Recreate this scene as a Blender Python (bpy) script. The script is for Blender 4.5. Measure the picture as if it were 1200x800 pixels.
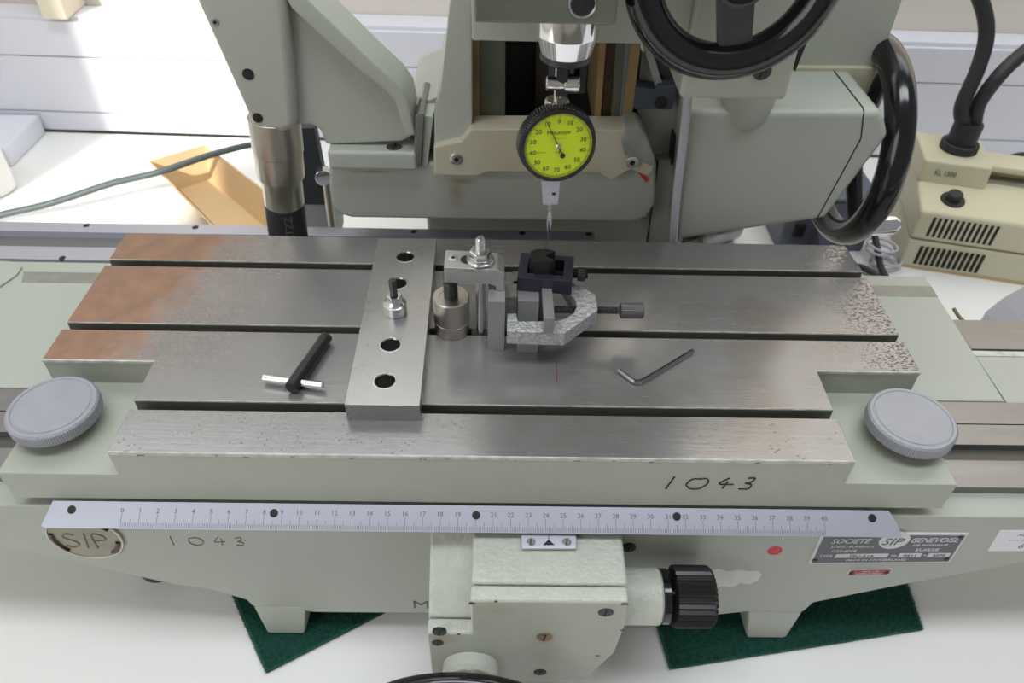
import bpy, bmesh, math, random
from mathutils import Vector, Matrix
from mathutils.geometry import tessellate_polygon
random.seed(7)
for o in list(bpy.data.objects): bpy.data.objects.remove(o, do_unlink=True)
S = 0.01                       # all numbers below are centimetres
SC = bpy.context.scene
COL = SC.collection
PI = math.pi

# ---------------------------------------------------------------- camera
CAM_R = Matrix(((9.99780818e-01, -8.04397705e-04, 2.09205147e-02),
                (-1.49829261e-02, 6.70447907e-01, 7.41805308e-01),
                (1.46228218e-02, 7.41956169e-01, -6.70288905e-01)))   # rows: right, up, forward
CAM_P = Vector((21.266, -27.143, 33.292))
FPX = 883.58
cd = bpy.data.cameras.new('camera'); cam = bpy.data.objects.new('camera', cd); COL.objects.link(cam)
cd.sensor_width = 36; cd.lens = FPX / 1200 * 36; cd.clip_start = 0.01; cd.clip_end = 50
r_, u_, f_ = (Vector(CAM_R[i]) for i in range(3))
cam.matrix_world = Matrix(((r_.x, u_.x, -f_.x, CAM_P.x * S), (r_.y, u_.y, -f_.y, CAM_P.y * S), (r_.z, u_.z, -f_.z, CAM_P.z * S), (0, 0, 0, 1)))
cd.dof.use_dof = True; cd.dof.focus_distance = 0.46; cd.dof.aperture_fstop = 13
SC.camera = cam

def px(u, v, x=None, y=None, z=None):
    """point of the photograph's pixel (u, v) on a plane of the place"""
    d = r_ * ((u - 600) / FPX) + u_ * (-(v - 400) / FPX) + f_
    if x is not None: t = (x - CAM_P.x) / d.x
    elif y is not None: t = (y - CAM_P.y) / d.y
    else: t = (z - CAM_P.z) / d.z
    return CAM_P + d * t

# ---------------------------------------------------------------- world, sun, lamps, exposure
w = bpy.data.worlds.new('world'); SC.world = w; w.use_nodes = True
bg = w.node_tree.nodes['Background']; bg.inputs[0].default_value = (0.93, 0.96, 1.0, 1); bg.inputs[1].default_value = 0.2
def lamp(name, kind, loc, energy, col, size=None, target=None, rot=None, sy=None):
    l = bpy.data.lights.new(name, kind); l.energy = energy; l.color = col
    if kind == 'AREA':
        l.shape = 'RECTANGLE'; l.size = size * S; l.size_y = (sy or size) * S
    o = bpy.data.objects.new(name, l); COL.objects.link(o); o.location = Vector(loc) * S
    if target is not None: o.rotation_euler = (Vector(target) - Vector(loc)).to_track_quat('-Z', 'Y').to_euler()
    return o
sun_dir = Vector((0.33, 0.944, -0.62)).normalized()
sun = lamp('sun', 'SUN', (-100, -150, 150), 4.0, (1.0, 0.95, 0.86)); sun.data.angle = 0.02
sun.rotation_euler = sun_dir.to_track_quat('-Z', 'Y').to_euler()
lamp('window_daylight', 'AREA', (15, 78.5, 105), 11, (0.86, 0.94, 1.0), 260, (15, -15, 20), sy=90)
lamp('window_daylight', 'AREA', (-84.5, -100, 55), 6, (0.95, 0.97, 1.0), 90, (0, -8, -18), sy=110)
lamp('ceiling_lamp', 'AREA', (-25, -22, 175), 9, (0.9, 0.955, 1.0), 110, (-25, -22, -20), sy=40)
lamp('ceiling_lamp', 'AREA', (75, -22, 175), 9.5, (0.91, 0.96, 1.0), 110, (75, -22, -20), sy=40)
SC.view_settings.view_transform = 'Standard'; SC.view_settings.look = 'None'
SC.view_settings.gamma = 1; SC.view_settings.use_curve_mapping = False
SC.view_settings.exposure = 0.32

# ---------------------------------------------------------------- materials
def srgb(r, g, b):
    f = lambda c: (c / 255 / 12.92) if c / 255 <= 0.04045 else ((c / 255 + 0.055) / 1.055) ** 2.4
    return (f(r), f(g), f(b), 1)
def mat(name, col, rough=0.5, metal=0.0, bump=0.0, bscale=200, var=0.0, vscale=20, spec=0.5, coat=0.0, rvar=0.0, col2=None, stretch=None, bdist=0.001):
    m = bpy.data.materials.new(name); m.use_nodes = True
    nt = m.node_tree; n = nt.nodes; L = nt.links; b = n['Principled BSDF']
    b.inputs['Base Color'].default_value = col; b.inputs['Roughness'].default_value = rough
    b.inputs['Metallic'].default_value = metal; b.inputs['Specular IOR Level'].default_value = spec
    b.inputs['Coat Weight'].default_value = coat
    tc = n.new('ShaderNodeTexCoord'); mp = n.new('ShaderNodeMapping'); L.new(tc.outputs['Object'], mp.inputs[0])
    if stretch: mp.inputs['Scale'].default_value = stretch
    if var or rvar or col2:
        nz = n.new('ShaderNodeTexNoise'); nz.inputs['Scale'].default_value = vscale; nz.inputs['Detail'].default_value = 6
        L.new(mp.outputs[0], nz.inputs['Vector'])
        rp = n.new('ShaderNodeMapRange'); L.new(nz.outputs['Fac'], rp.inputs[0]); rp.inputs[1].default_value = 0.3; rp.inputs[2].default_value = 0.7
        mx = n.new('ShaderNodeMix'); mx.data_type = 'RGBA'; L.new(rp.outputs[0], mx.inputs[0])
        c2 = col2 or tuple(c * (1 - var) for c in col[:3]) + (1,)
        mx.inputs[6].default_value = col; mx.inputs[7].default_value = c2
        L.new(mx.outputs[2], b.inputs['Base Color'])
        if rvar:
            rr = n.new('ShaderNodeMapRange'); L.new(nz.outputs['Fac'], rr.inputs[0]); rr.inputs[1].default_value = 0.3; rr.inputs[2].default_value = 0.7
            rr.inputs[3].default_value = max(0.02, rough - rvar); rr.inputs[4].default_value = rough + rvar; L.new(rr.outputs[0], b.inputs['Roughness'])
    if bump:
        nb = n.new('ShaderNodeTexNoise'); nb.inputs['Scale'].default_value = bscale; nb.inputs['Detail'].default_value = 3
        L.new(mp.outputs[0], nb.inputs['Vector'])
        bp = n.new('ShaderNodeBump'); bp.inputs['Strength'].default_value = bump; bp.inputs['Distance'].default_value = bdist
        L.new(nb.outputs['Fac'], bp.inputs['Height']); L.new(bp.outputs[0], b.inputs['Normal'])
    return m

PAINT = mat('grey_green_paint', srgb(168, 171, 158), 0.38, 0, 0.25, 350, 0.06, 14, bdist=0.0006)
PAINT_B = mat('bed_paint', srgb(170, 174, 164), 0.42, 0, 0.12, 300, 0.07, 10, bdist=0.0004)
PAINT_L = mat('hammered_light_paint', srgb(192, 195, 184), 0.36, 0, 0.9, 330, 0.09, 160, bdist=0.001)
PAINT_C = mat('column_paint', srgb(172, 176, 166), 0.4, 0, 0.3, 300, 0.06, 12, bdist=0.0006)
PAINT_Y = mat('yellowed_paint', srgb(190, 187, 170), 0.4, 0, 0.25, 300, 0.0, 9, col2=srgb(174, 165, 138), bdist=0.0006)
STEEL = mat('ground_steel', (0.56, 0.55, 0.54, 1), 0.22, 1, 0.1, 60, 0.15, 40, rvar=0.06, stretch=(1, 14, 1))
STEEL_D = mat('dull_steel', (0.40, 0.40, 0.40, 1), 0.32, 1, 0.15, 300, 0.2, 60, rvar=0.08)
WAY = mat('way_steel', (0.27, 0.265, 0.26, 1), 0.33, .8, 0.08, 300, 0.12, 12, rvar=0.05, stretch=(1, 8, 1))
CHROME = mat('chrome', (0.85, 0.85, 0.86, 1), 0.08, 1)
CHROME2 = mat('bright_nickel', (0.72, 0.72, 0.72, 1), 0.2, 1, 0.15, 400)
NICKEL = mat('warm_nickel', (0.6, 0.56, 0.5, 1), 0.3, 1, 0.1, 100, 0.1, 30)
ALU = mat('satin_aluminium', srgb(182, 184, 196), 0.38, 0.55, 0.05, 600)
ALU_K = mat('matt_grey_aluminium', srgb(158, 160, 168), 0.5, 0.35, 0.25, 900, 0.08, 60)
BLACK = mat('black_oxide', (0.02, 0.02, 0.022, 1), 0.38, 0.3, 0.1, 300)
BLACK_STEEL = mat('blackened_steel', (0.09, 0.09, 0.095, 1), 0.35, 0.8, 0.2, 300, 0.3, 80)
BAKE = mat('black_bakelite', (0.006, 0.006, 0.007, 1), 0.14, 0, spec=0.6)
RUBBER = mat('black_rubber', (0.02, 0.02, 0.023, 1), 0.55)
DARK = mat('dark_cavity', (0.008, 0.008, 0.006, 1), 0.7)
SLOT = mat('dark_slot_steel', (0.10, 0.096, 0.08, 1), 0.5, 0.3)
PURPLE = mat('purple_black_steel', (0.06, 0.057, 0.085, 1), 0.4, 0.6, 0.2, 400, 0.2, 60)
CAST = mat('speckled_cast', (0.62, 0.62, 0.63, 1), 0.45, 0.5, 1.0, 420, 0.45, 520, bdist=0.0015)
INK = mat('black_ink', (0.012, 0.012, 0.012, 1), 0.6)
INKF = mat('faint_pencil', srgb(112, 110, 98), 0.6)
INKG = mat('grey_ink', srgb(96, 96, 88), 0.6)
WHITE_INK = mat('white_print', srgb(205, 205, 205), 0.5)
PLATE = mat('anodised_grey_plate', srgb(92, 94, 102), 0.4, 0.3)
REDPL = mat('red_plate', srgb(176, 62, 74), 0.4, 0.1, 0, 100, 0.25, 200)
RED = mat('red_marker', srgb(205, 52, 58), 0.5, 0, 0, 100, 0.2, 200)
REDLINE = mat('red_scribe', srgb(130, 20, 30), 0.5)
CREAM = mat('cream_plastic', srgb(206, 200, 172), 0.45, 0, 0.05, 300, 0.05, 8)
YEL = mat('dial_yellow', srgb(205, 226, 18), 0.4, coat=0.3)
FELT = mat('green_felt', srgb(36, 78, 67), 0.95, 0, 1.0, 500, 0.45, 300, spec=0.1, bdist=0.002)
FIBRE = mat('felt_fibre', srgb(62, 108, 96), 0.95, spec=0.1)
FELT_S = mat('felt_backing', srgb(120, 130, 118), 0.9)
CARD = mat('cardboard', srgb(216, 188, 146), 0.75, 0, 0.05, 200, 0.08, 15)
BENCH = mat('bench_laminate', srgb(238, 237, 234), 0.45, 0, 0.0, 100, 0.02, 4)
WALLM = mat('wall_paint', srgb(222, 214, 204), 0.8, 0, 0.05, 100)
TRUNK = mat('white_trunking', srgb(222, 223, 232), 0.45)
POST = mat('cream_post', srgb(228, 218, 196), 0.6)
CABLE = mat('grey_cable', srgb(78, 88, 90), 0.5)
WCABLE = mat('white_cable', srgb(186, 188, 196), 0.45)
BRASS = mat('old_brass', (0.35, 0.25, 0.12, 1), 0.4, 0.8, 0.2, 200, 0.4, 80)
TAN = mat('oily_tan_paint', srgb(150, 128, 88), 0.4, 0, 0.3, 150, 0, 30, col2=srgb(126, 100, 62))
BROWN = mat('brown_stained_way', srgb(72, 50, 32), 0.3, 0.4, 0.3, 100, 0.5, 60)
OLIVE = mat('olive_ground_way', srgb(104, 108, 92), 0.3, 0.5, 0.1, 100, 0.25, 40)
STICK = mat('white_sticker', srgb(226, 226, 232), 0.5)
GREYBOX = mat('blue_grey_enamel', srgb(92, 96, 108), 0.45)
SHEET = mat('grey_plastic_sheet', srgb(158, 158, 164), 0.5)
WORN = mat('worn_bare_edge', srgb(206, 208, 200), 0.5, 0.1, 0.3, 200, 0.4, 120)
STAIN = mat('dirty_casting', srgb(150, 152, 146), 0.5, 0, 0.3, 200, 0.35, 60)
GLASS = bpy.data.materials.new('dial_glass'); GLASS.use_nodes = True
_n = GLASS.node_tree.nodes; _t = _n.new('ShaderNodeBsdfTransparent'); _g = _n.new('ShaderNodeBsdfGlossy'); _g.inputs['Roughness'].default_value = 0.03; _m = _n.new('ShaderNodeMixShader'); _m.inputs[0].default_value = 0.05
GLASS.node_tree.links.new(_t.outputs[0], _m.inputs[1]); GLASS.node_tree.links.new(_g.outputs[0], _m.inputs[2]); GLASS.node_tree.links.new(_m.outputs[0], _n['Material Output'].inputs[0])

def stained(name, base, spots, brown=srgb(140, 106, 62)):
    m = base.copy(); m.name = name; nt = m.node_tree; n = nt.nodes; L = nt.links; b = n['Principled BSDF']
    src = b.inputs['Base Color'].links[0].from_socket; acc = None
    tc = n.new('ShaderNodeTexCoord')
    for (x, y, z), (rx, ry, rz), k in spots:
        mp = n.new('ShaderNodeMapping'); mp.vector_type = 'TEXTURE'; mp.inputs['Location'].default_value = (x * S, y * S, z * S); mp.inputs['Scale'].default_value = (rx * S, ry * S, rz * S)
        L.new(tc.outputs['Object'], mp.inputs[0]); nz = n.new('ShaderNodeTexNoise'); nz.inputs['Scale'].default_value = 120; L.new(tc.outputs['Object'], nz.inputs['Vector'])
        ln = n.new('ShaderNodeVectorMath'); ln.operation = 'LENGTH'; L.new(mp.outputs[0], ln.inputs[0])
        ad = n.new('ShaderNodeMath'); ad.operation = 'MULTIPLY_ADD'; L.new(nz.outputs['Fac'], ad.inputs[0]); ad.inputs[1].default_value = .5; L.new(ln.outputs['Value'], ad.inputs[2])
        mr = n.new('ShaderNodeMapRange'); L.new(ad.outputs[0], mr.inputs[0]); mr.inputs[1].default_value = .2; mr.inputs[2].default_value = 1.15; mr.inputs[3].default_value = k; mr.inputs[4].default_value = 0
        if acc is None: acc = mr.outputs[0]
        else:
            mx = n.new('ShaderNodeMath'); mx.operation = 'MAXIMUM'; L.new(acc, mx.inputs[0]); L.new(mr.outputs[0], mx.inputs[1]); acc = mx.outputs[0]
    mix = n.new('ShaderNodeMix'); mix.data_type = 'RGBA'; L.new(acc, mix.inputs[0]); L.new(src, mix.inputs[6]); mix.inputs[7].default_value = brown; L.new(mix.outputs[2], b.inputs['Base Color'])
    return m
def table_steel():
    m = bpy.data.materials.new('table_steel_rusting_at_the_ends'); m.use_nodes = True
    nt = m.node_tree; n = nt.nodes; L = nt.links; b = n['Principled BSDF']
    tc = n.new('ShaderNodeTexCoord'); sx = n.new('ShaderNodeSeparateXYZ'); L.new(tc.outputs['Object'], sx.inputs[0])
    def noise(sc, det=5, st=None, rough=0.55):
        z = n.new('ShaderNodeTexNoise'); z.inputs['Scale'].default_value = sc; z.inputs['Detail'].default_value = det; z.inputs['Roughness'].default_value = rough
        if st:
            mp = n.new('ShaderNodeMapping'); mp.inputs['Scale'].default_value = st; L.new(tc.outputs['Object'], mp.inputs[0]); L.new(mp.outputs[0], z.inputs['Vector'])
        else: L.new(tc.outputs['Object'], z.inputs['Vector'])
        return z.outputs['Fac']
    def mr(v, a, c, d=0, e=1):
        q = n.new('ShaderNodeMapRange'); L.new(v, q.inputs[0]); q.inputs[1].default_value = a; q.inputs[2].default_value = c; q.inputs[3].default_value = d; q.inputs[4].default_value = e
        return q.outputs[0]
    def mth(op, a, c):
        q = n.new('ShaderNodeMath'); q.operation = op
        for i, v in ((0, a), (1, c)):
            if isinstance(v, (int, float)): q.inputs[i].default_value = v
            else: L.new(v, q.inputs[i])
        return q.outputs[0]
    def mix(f, a, c):
        q = n.new('ShaderNodeMix'); q.data_type = 'RGBA'
        if isinstance(f, float): q.inputs[0].default_value = f
        else: L.new(f, q.inputs[0])
        for i, v in ((6, a), (7, c)):
            if isinstance(v, tuple): q.inputs[i].default_value = v
            else: L.new(v, q.inputs[i])
        return q.outputs[2]
    big = noise(14, 5); fine = noise(260, 3); streak = noise(30, 4, (1, 16, 1))
    base = mix(mr(big, 0.35, 0.65), (0.35, 0.343, 0.34, 1), (0.285, 0.278, 0.273, 1))
    base = mix(mth('MULTIPLY', mr(streak, 0.45, 0.7), 0.35), base, (0.32, 0.32, 0.33, 1))
    # brown stains
    st = mth('MULTIPLY', mr(noise(9, 3), 0.6, 0.68), 0.4)
    base = mix(st, base, (0.25, 0.2, 0.16, 1))
    # rust on the left end (object x from -0.276), not on the front land
    xr = mth('ADD', sx.outputs[0], mth('MULTIPLY', mth('SUBTRACT', noise(60, 6), 0.5), 0.05))
    xr = mth('SUBTRACT', xr, mth('MULTIPLY', sx.outputs[1], 0.22))
    back = mr(sx.outputs[1], -0.035, -0.028)
    rust = mth('MULTIPLY', mr(xr, -0.205, -0.232), back)
    edge = mth('MULTIPLY', mth('MULTIPLY', mr(xr, -0.15, -0.215), back), mr(noise(420, 2), 0.52, 0.6))
    rust = mth('MAXIMUM', rust, mth('MULTIPLY', edge, 0.75))
    rustc = mix(mr(noise(70, 5), 0.3, 0.7), (0.32, 0.18, 0.11, 1), (0.22, 0.13, 0.09, 1))
    # dark pits at the right end
    xp = mth('ADD', sx.outputs[0], mth('MULTIPLY', mth('SUBTRACT', noise(30, 4), 0.5), 0.09))
    pits = mth('MULTIPLY', mth('MULTIPLY', mr(xp, 0.235, 0.275), back), mr(noise(620, 3, (0.7, 1.3, 1)), 0.52, 0.57))
    vo = n.new('ShaderNodeTexVoronoi'); vo.inputs['Scale'].default_value = 330; L.new(tc.outputs['Object'], vo.inputs['Vector'])
    dots = mth('MULTIPLY', mth('LESS_THAN', vo.outputs['Distance'], 0.19), mth('MULTIPLY', mth('GREATER_THAN', noise(90, 2), 0.5), mr(sx.outputs[1], -0.055, -0.075)))
    dark = mth('MAXIMUM', mth('MULTIPLY', pits, 0.95), mth('MULTIPLY', dots, 0.7))
    c = mix(rust, base, rustc); c = mix(dark, c, (0.06, 0.042, 0.036, 1)); L.new(c, b.inputs['Base Color'])
    ro = mth('ADD', mr(big, 0.3, 0.7, 0.17, 0.25), mth('MULTIPLY', mth('MAXIMUM', rust, dark), 0.25))
    ro = mth('ADD', ro, mth('MULTIPLY', mr(streak, 0.4, 0.7), 0.05)); L.new(ro, b.inputs['Roughness'])
    me = mth('SUBTRACT', 0.6, mth('MULTIPLY', mth('MAXIMUM', rust, dark), 0.45)); L.new(me, b.inputs['Metallic'])
    bp = n.new('ShaderNodeBump'); bp.inputs['Strength'].default_value = 0.12; bp.inputs['Distance'].default_value = 0.0004
    L.new(mth('ADD', mth('ADD', fine, mth('MULTIPLY', streak, 1.0)), mth('MULTIPLY', mth('MAXIMUM', edge, dark), -1.0)), bp.inputs['Height']); L.new(bp.outputs[0], b.inputs['Normal'])
    return m
TABLE = table_steel()

# ---------------------------------------------------------------- mesh helpers (centimetres, world space)
class MB:
    def __init__(s): s.bm = bmesh.new()
    def _bev(s, faces, bev, seg):
        if bev <= 0: return
        es = list({e for f in faces for e in f.edges if e.calc_face_angle(0) > 0.5})
        bmesh.ops.bevel(s.bm, geom=es, offset=bev, segments=seg, profile=0.5, affect='EDGES', clamp_overlap=True)
    def hull(s, bot, top, bev=0, seg=2):
        """solid between two matching loops of points"""
        a = [s.bm.verts.new(p) for p in bot]; b = [s.bm.verts.new(p) for p in top]; n = len(a)
        fs = [s.bm.faces.new(a[::-1]), s.bm.faces.new(b)]
        for i in range(n):
            j = (i + 1) % n; fs.append(s.bm.faces.new((a[i], a[j], b[j], b[i])))
        bmesh.ops.recalc_face_normals(s.bm, faces=fs)
        s._bev(fs, bev, seg); return s
    def box(s, x0, x1, y0, y1, z0, z1, bev=0, seg=2, rot=0, piv=None):
        q = [Vector((x, y, 0)) for x, y in ((x0, y0), (x1, y0), (x1, y1), (x0, y1))]
        if rot:
            c = Vector(piv) if piv else Vector(((x0 + x1) / 2, (y0 + y1) / 2)); R = Matrix.Rotation(rot, 2)
            q = [Vector((*(c.xy + R @ (p.xy - c.xy)), 0)) for p in q]
        return s.hull([(p.x, p.y, z0) for p in q], [(p.x, p.y, z1) for p in q], bev, seg)
    def prism(s, pts, ax, a, b, bev=0, seg=2):
        """pts are 2-D; ax is the axis of extrusion"""
        f = {'z': lambda p, t: (p[0], p[1], t), 'y': lambda p, t: (p[0], t, p[1]), 'x': lambda p, t: (t, p[0], p[1])}[ax]
        return s.hull([f(p, a) for p in pts], [f(p, b) for p in pts], bev, seg)
    def holed(s, outer, holes, z0, z1):
        loops = [outer] + holes; tess = tessellate_polygon([[Vector((p[0], p[1], 0)) for p in l] for l in loops])
        flat = [p for l in loops for p in l]
        lo = [s.bm.verts.new((p[0], p[1], z0)) for p in flat]; hi = [s.bm.verts.new((p[0], p[1], z1)) for p in flat]
        for t in tess:
            s.bm.faces.new([hi[i] for i in t]); s.bm.faces.new([lo[i] for i in reversed(t)])
        k = 0
        for l in loops:
            n = len(l)
            for i in range(n):
                j = (i + 1) % n; s.bm.faces.new((lo[k + i], lo[k + j], hi[k + j], hi[k + i]))
            k += n
        bmesh.ops.recalc_face_normals(s.bm, faces=s.bm.faces[:]); return s
    def lathe(s, prof, c, axis=(0, 0, 1), n=40, ribs=0, ribd=0.0, close=True):
        """prof: list of (radius, height along axis)"""
        A = Vector(axis).normalized(); X = A.orthogonal().normalized(); Y = A.cross(X); c = Vector(c); rings = []
        if ribs: n = ribs * 2
        for r, h in prof:
            ring = []
            for i in range(n):
                rr = r - (ribd if ribs and i % 2 else 0); t = 2 * PI * i / n
                ring.append(s.bm.verts.new(c + A * h + (X * math.cos(t) + Y * math.sin(t)) * max(rr, 1e-4)))
            rings.append(ring)
        fs = []
        for a, b in zip(rings, rings[1:]):
            for i in range(n):
                j = (i + 1) % n; fs.append(s.bm.faces.new((a[i], a[j], b[j], b[i])))
        if close: fs += [s.bm.faces.new(rings[0][::-1]), s.bm.faces.new(rings[-1])]
        bmesh.ops.recalc_face_normals(s.bm, faces=fs); return s
    def cyl(s, p0, p1, r0, r1=None, n=32, ch=0.0):
        p0 = Vector(p0); p1 = Vector(p1); h = (p1 - p0).length; r1 = r0 if r1 is None else r1
        pr = [(r0 - ch, 0), (r0, ch), (r1, h - ch), (r1 - ch, h)] if ch else [(r0, 0), (r1, h)]
        return s.lathe(pr, p0, p1 - p0, n)
    def tube(s, pts, r, n=10, smooth=0, closed=False):
        P = [Vector(p) for p in pts]
        if smooth:
            Q = []; m = len(P)
            for i in range(m if closed else m - 1):
                g = (lambda k: P[k % m]) if closed else (lambda k: P[max(0, min(m - 1, k))])
                a, b, c_, d = g(i - 1), g(i), g(i + 1), g(i + 2)
                for k in range(smooth):
                    t = k / smooth
                    Q.append(0.5 * ((2 * b) + (c_ - a) * t + (2 * a - 5 * b + 4 * c_ - d) * t * t + (3 * b - a - 3 * c_ + d) * t ** 3))
            if not closed: Q.append(P[-1])
            P = Q
        m = len(P); rings = []; X = None
        for i in range(m):
            if closed: T = (P[(i + 1) % m] - P[i - 1]).normalized()
            else: T = (P[min(m - 1, i + 1)] - P[max(0, i - 1)]).normalized()
            X = T.orthogonal().normalized() if X is None else (X - T * X.dot(T)).normalized()
            Y = T.cross(X)
            rr = r[i] if isinstance(r, list) else r
            rings.append([s.bm.verts.new(P[i] + (X * math.cos(2 * PI * k / n) + Y * math.sin(2 * PI * k / n)) * rr) for k in range(n)])
        fs = []
        for i in range(m if closed else m - 1):
            a, b = rings[i], rings[(i + 1) % m]
            for k in range(n):
                j = (k + 1) % n; fs.append(s.bm.faces.new((a[k], a[j], b[j], b[k])))
        if not closed: fs += [s.bm.faces.new(rings[0][::-1]), s.bm.faces.new(rings[-1])]
        bmesh.ops.recalc_face_normals(s.bm, faces=fs); return s
    def torus(s, c, axis, R, r, n=64, m=14, flat=1.0):
        A = Vector(axis).normalized(); X = A.orthogonal().normalized(); Y = A.cross(X); c = Vector(c); g = []
        for i in range(n):
            t = 2 * PI * i / n; d = X * math.cos(t) + Y * math.sin(t)
            g.append([s.bm.verts.new(c + d * (R + r * math.cos(2 * PI * k / m)) + A * r * flat * math.sin(2 * PI * k / m)) for k in range(m)])
        fs = [s.bm.faces.new((g[i][k], g[(i + 1) % n][k], g[(i + 1) % n][(k + 1) % m], g[i][(k + 1) % m])) for i in range(n) for k in range(m)]
        bmesh.ops.recalc_face_normals(s.bm, faces=fs); return s

ROOT = {}
def setp(o, label=None, cat=None, group=None, kind=None):
    for k, v in (('label', label), ('category', cat), ('group', group), ('kind', kind)):
        if v: o[k] = v
def thing(name, label, cat, loc, group=None):
    o = bpy.data.objects.new(name, None); COL.objects.link(o); o.location = Vector(loc) * S; o.empty_display_size = 0.01
    setp(o, label, cat, group); ROOT[o.name] = Vector(loc); return o
def obj(name, mb, m, parent=None, label=None, cat=None, group=None, kind=None, loc=None, smooth=True, ang=35):
    o0 = ROOT[parent.name] if parent is not None else None
    if o0 is None:
        if loc is None:
            bb = [v.co for v in mb.bm.verts]; n = max(1, len(bb)); loc = (sum(v.x for v in bb) / n, sum(v.y for v in bb) / n, min(v.z for v in bb))
        o0 = Vector(loc)
    for v in mb.bm.verts: v.co = (v.co - o0) * S
    me = bpy.data.meshes.new(name); mb.bm.to_mesh(me); mb.bm.free(); me.materials.append(m)
    if smooth:
        for p in me.polygons: p.use_smooth = True
        me.set_sharp_from_angle(angle=math.radians(ang))
    o = bpy.data.objects.new(name, me); COL.objects.link(o)
    if smooth:
        wn = o.modifiers.new('weighted', 'WEIGHTED_NORMAL'); wn.weight = 60; wn.keep_sharp = True
    if parent is not None: o.parent = parent; ROOT[o.name] = o0
    else: o.location = o0 * S; ROOT[o.name] = o0
    setp(o, label, cat, group, kind); return o

def text_into(mb, s, c, X, Y, h, width=None, shear=0.0, t=0.02):
    """writes s centred on c in plane (X, Y), cap height h, thickness t along X x Y"""
    cu = bpy.data.curves.new('t', 'FONT'); cu.body = s; cu.size = 1; cu.resolution_u = 2; cu.extrude = 0.5
    o = bpy.data.objects.new('t', cu); me = o.to_mesh()
    xs = [v.co.x for v in me.vertices]; ys = [v.co.y for v in me.vertices]
    x0, x1, y0, y1 = min(xs), max(xs), min(ys), max(ys)
    X = Vector(X).normalized(); Y = Vector(Y).normalized(); N = X.cross(Y); c = Vector(c)
    sy = h / (y1 - y0); sx = width / (x1 - x0) if width else sy
    vs = []
    for v in me.vertices:
        yy = (v.co.y - (y0 + y1) / 2) * sy
        vs.append(mb.bm.verts.new(c + X * ((v.co.x - (x0 + x1) / 2) * sx + yy * shear) + Y * yy + N * (v.co.z + 0.5) * t))
    for p in me.polygons:
        try: mb.bm.faces.new([vs[i] for i in p.vertices])
        except ValueError: pass
    o.to_mesh_clear(); bpy.data.objects.remove(o); bpy.data.curves.remove(cu)
def strokes(mb, lines, o, X, Y, r=0.05, sm=5):
    o = Vector(o); X = Vector(X); Y = Vector(Y)
    for l in lines: mb.tube([o + X * a + Y * b for a, b in l], r, 6, sm if len(l) > 2 else 0)
def screw(parent, c, axis, r, m=BLACK, depth=0.12, slot=True, name='screw', hexs=False):
    """recessed screw head lying on a surface"""
    A = Vector(axis).normalized(); c = Vector(c)
    o = obj(name, MB().lathe([(r, -0.1), (r, depth * 0.7), (r * 0.86, depth), (0.01, depth)], c, A, 24), m, parent)
    if slot or hexs:
        X = A.orthogonal().normalized(); Y = A.cross(X); X = (X * 0.8 + Y * 0.6).normalized(); Y = A.cross(X)
        mb = MB(); cc = c + A * depth
        if hexs: mb.lathe([(r * 0.45, -0.02), (r * 0.45, 0.012)], cc, A, 6)
        else:
            q = lambda a, b, h: cc + X * a * r + Y * b * r + A * h
            mb.hull([q(-.8, -.12, -.02), q(.8, -.12, -.02), q(.8, .12, -.02), q(-.8, .12, -.02)], [q(-.8, -.12, .012), q(.8, -.12, .012), q(.8, .12, .012), q(-.8, .12, .012)])
        obj('screw_slot' if not hexs else 'hex_socket', mb, DARK, o)
    return o
def hexn(r, c, rot=0): return [(c[0] + r * math.cos(rot + i * PI / 3), c[1] + r * math.sin(rot + i * PI / 3)) for i in range(6)]
def circ(r, c, n=32): return [(c[0] + r * math.cos(2 * PI * i / n), c[1] + r * math.sin(2 * PI * i / n)) for i in range(n)]
ZB = -20.5                                             # bench top

# ---------------------------------------------------------------- the setting
RW = -0.0254
def wy(x, y): return y + RW * (x - 20)
def wbox(mb, x0, x1, y0, y1, z0, z1, bev=0): return mb.hull([(x0, wy(x0, y0), z0), (x1, wy(x1, y0), z0), (x1, wy(x1, y1), z0), (x0, wy(x0, y1), z0)], [(x0, wy(x0, y0), z1), (x1, wy(x1, y0), z1), (x1, wy(x1, y1), z1), (x0, wy(x0, y1), z1)], bev)
wb = obj('wall_back', wbox(MB(), -86, 190, 81, 90, -95, 175), WALLM, kind='structure')
wl = MB().box(-92, -86, -63, 92, -95, 300).box(-92, -86, -300, -153, -95, 300).box(-92, -86, -153, -63, -95, -10).box(-92, -86, -153, -63, 160, 300)
obj('wall_left', wl, WALLM, kind='structure')
obj('floor', MB().box(-92, 260, -300, 92, -99, -95), mat('floor_vinyl', srgb(150, 146, 138), 0.5), kind='structure')
obj('wall_front_sun_block', MB().box(-92, 260, -308, -300, -95, 270), WALLM, kind='structure')  # unseen wall, added to keep stray sun off the back wall
wf = MB().box(-116, 146, 79, 81, 58, 61).box(-116, 146, 79, 81, 148, 151).box(-116, -113, 79, 81, 58, 151).box(143, 146, 79, 81, 58, 151).box(13, 17, 79, 81, 58, 151)
obj('window_1', wf, POST, kind='structure')
tr = obj('trim_1', wbox(MB(), -85.5, 189, 76.6, 80.9, ZB, -3.6, 0.4), TRUNK, kind='structure')
for z0, z1 in ((-20.2, -17.4), (-17.25, -9.2), (-9.05, -4.3)):
    obj('trunking_panel', wbox(MB(), -85.5, 188, 76.1, 76.8, z0, z1, 0.12), TRUNK, tr)
a = px(58, 33, y=77); b = px(86, 33, y=77)
obj('trim_2', MB().box(a.x, b.x, 76.3, 82.5, -3.58, 60, 0.2), POST, kind='structure')
obj('trim_3', MB().box(-60, -47, 67, 77.2, ZB, -17.6, 0.3), TRUNK, kind='structure')
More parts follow.
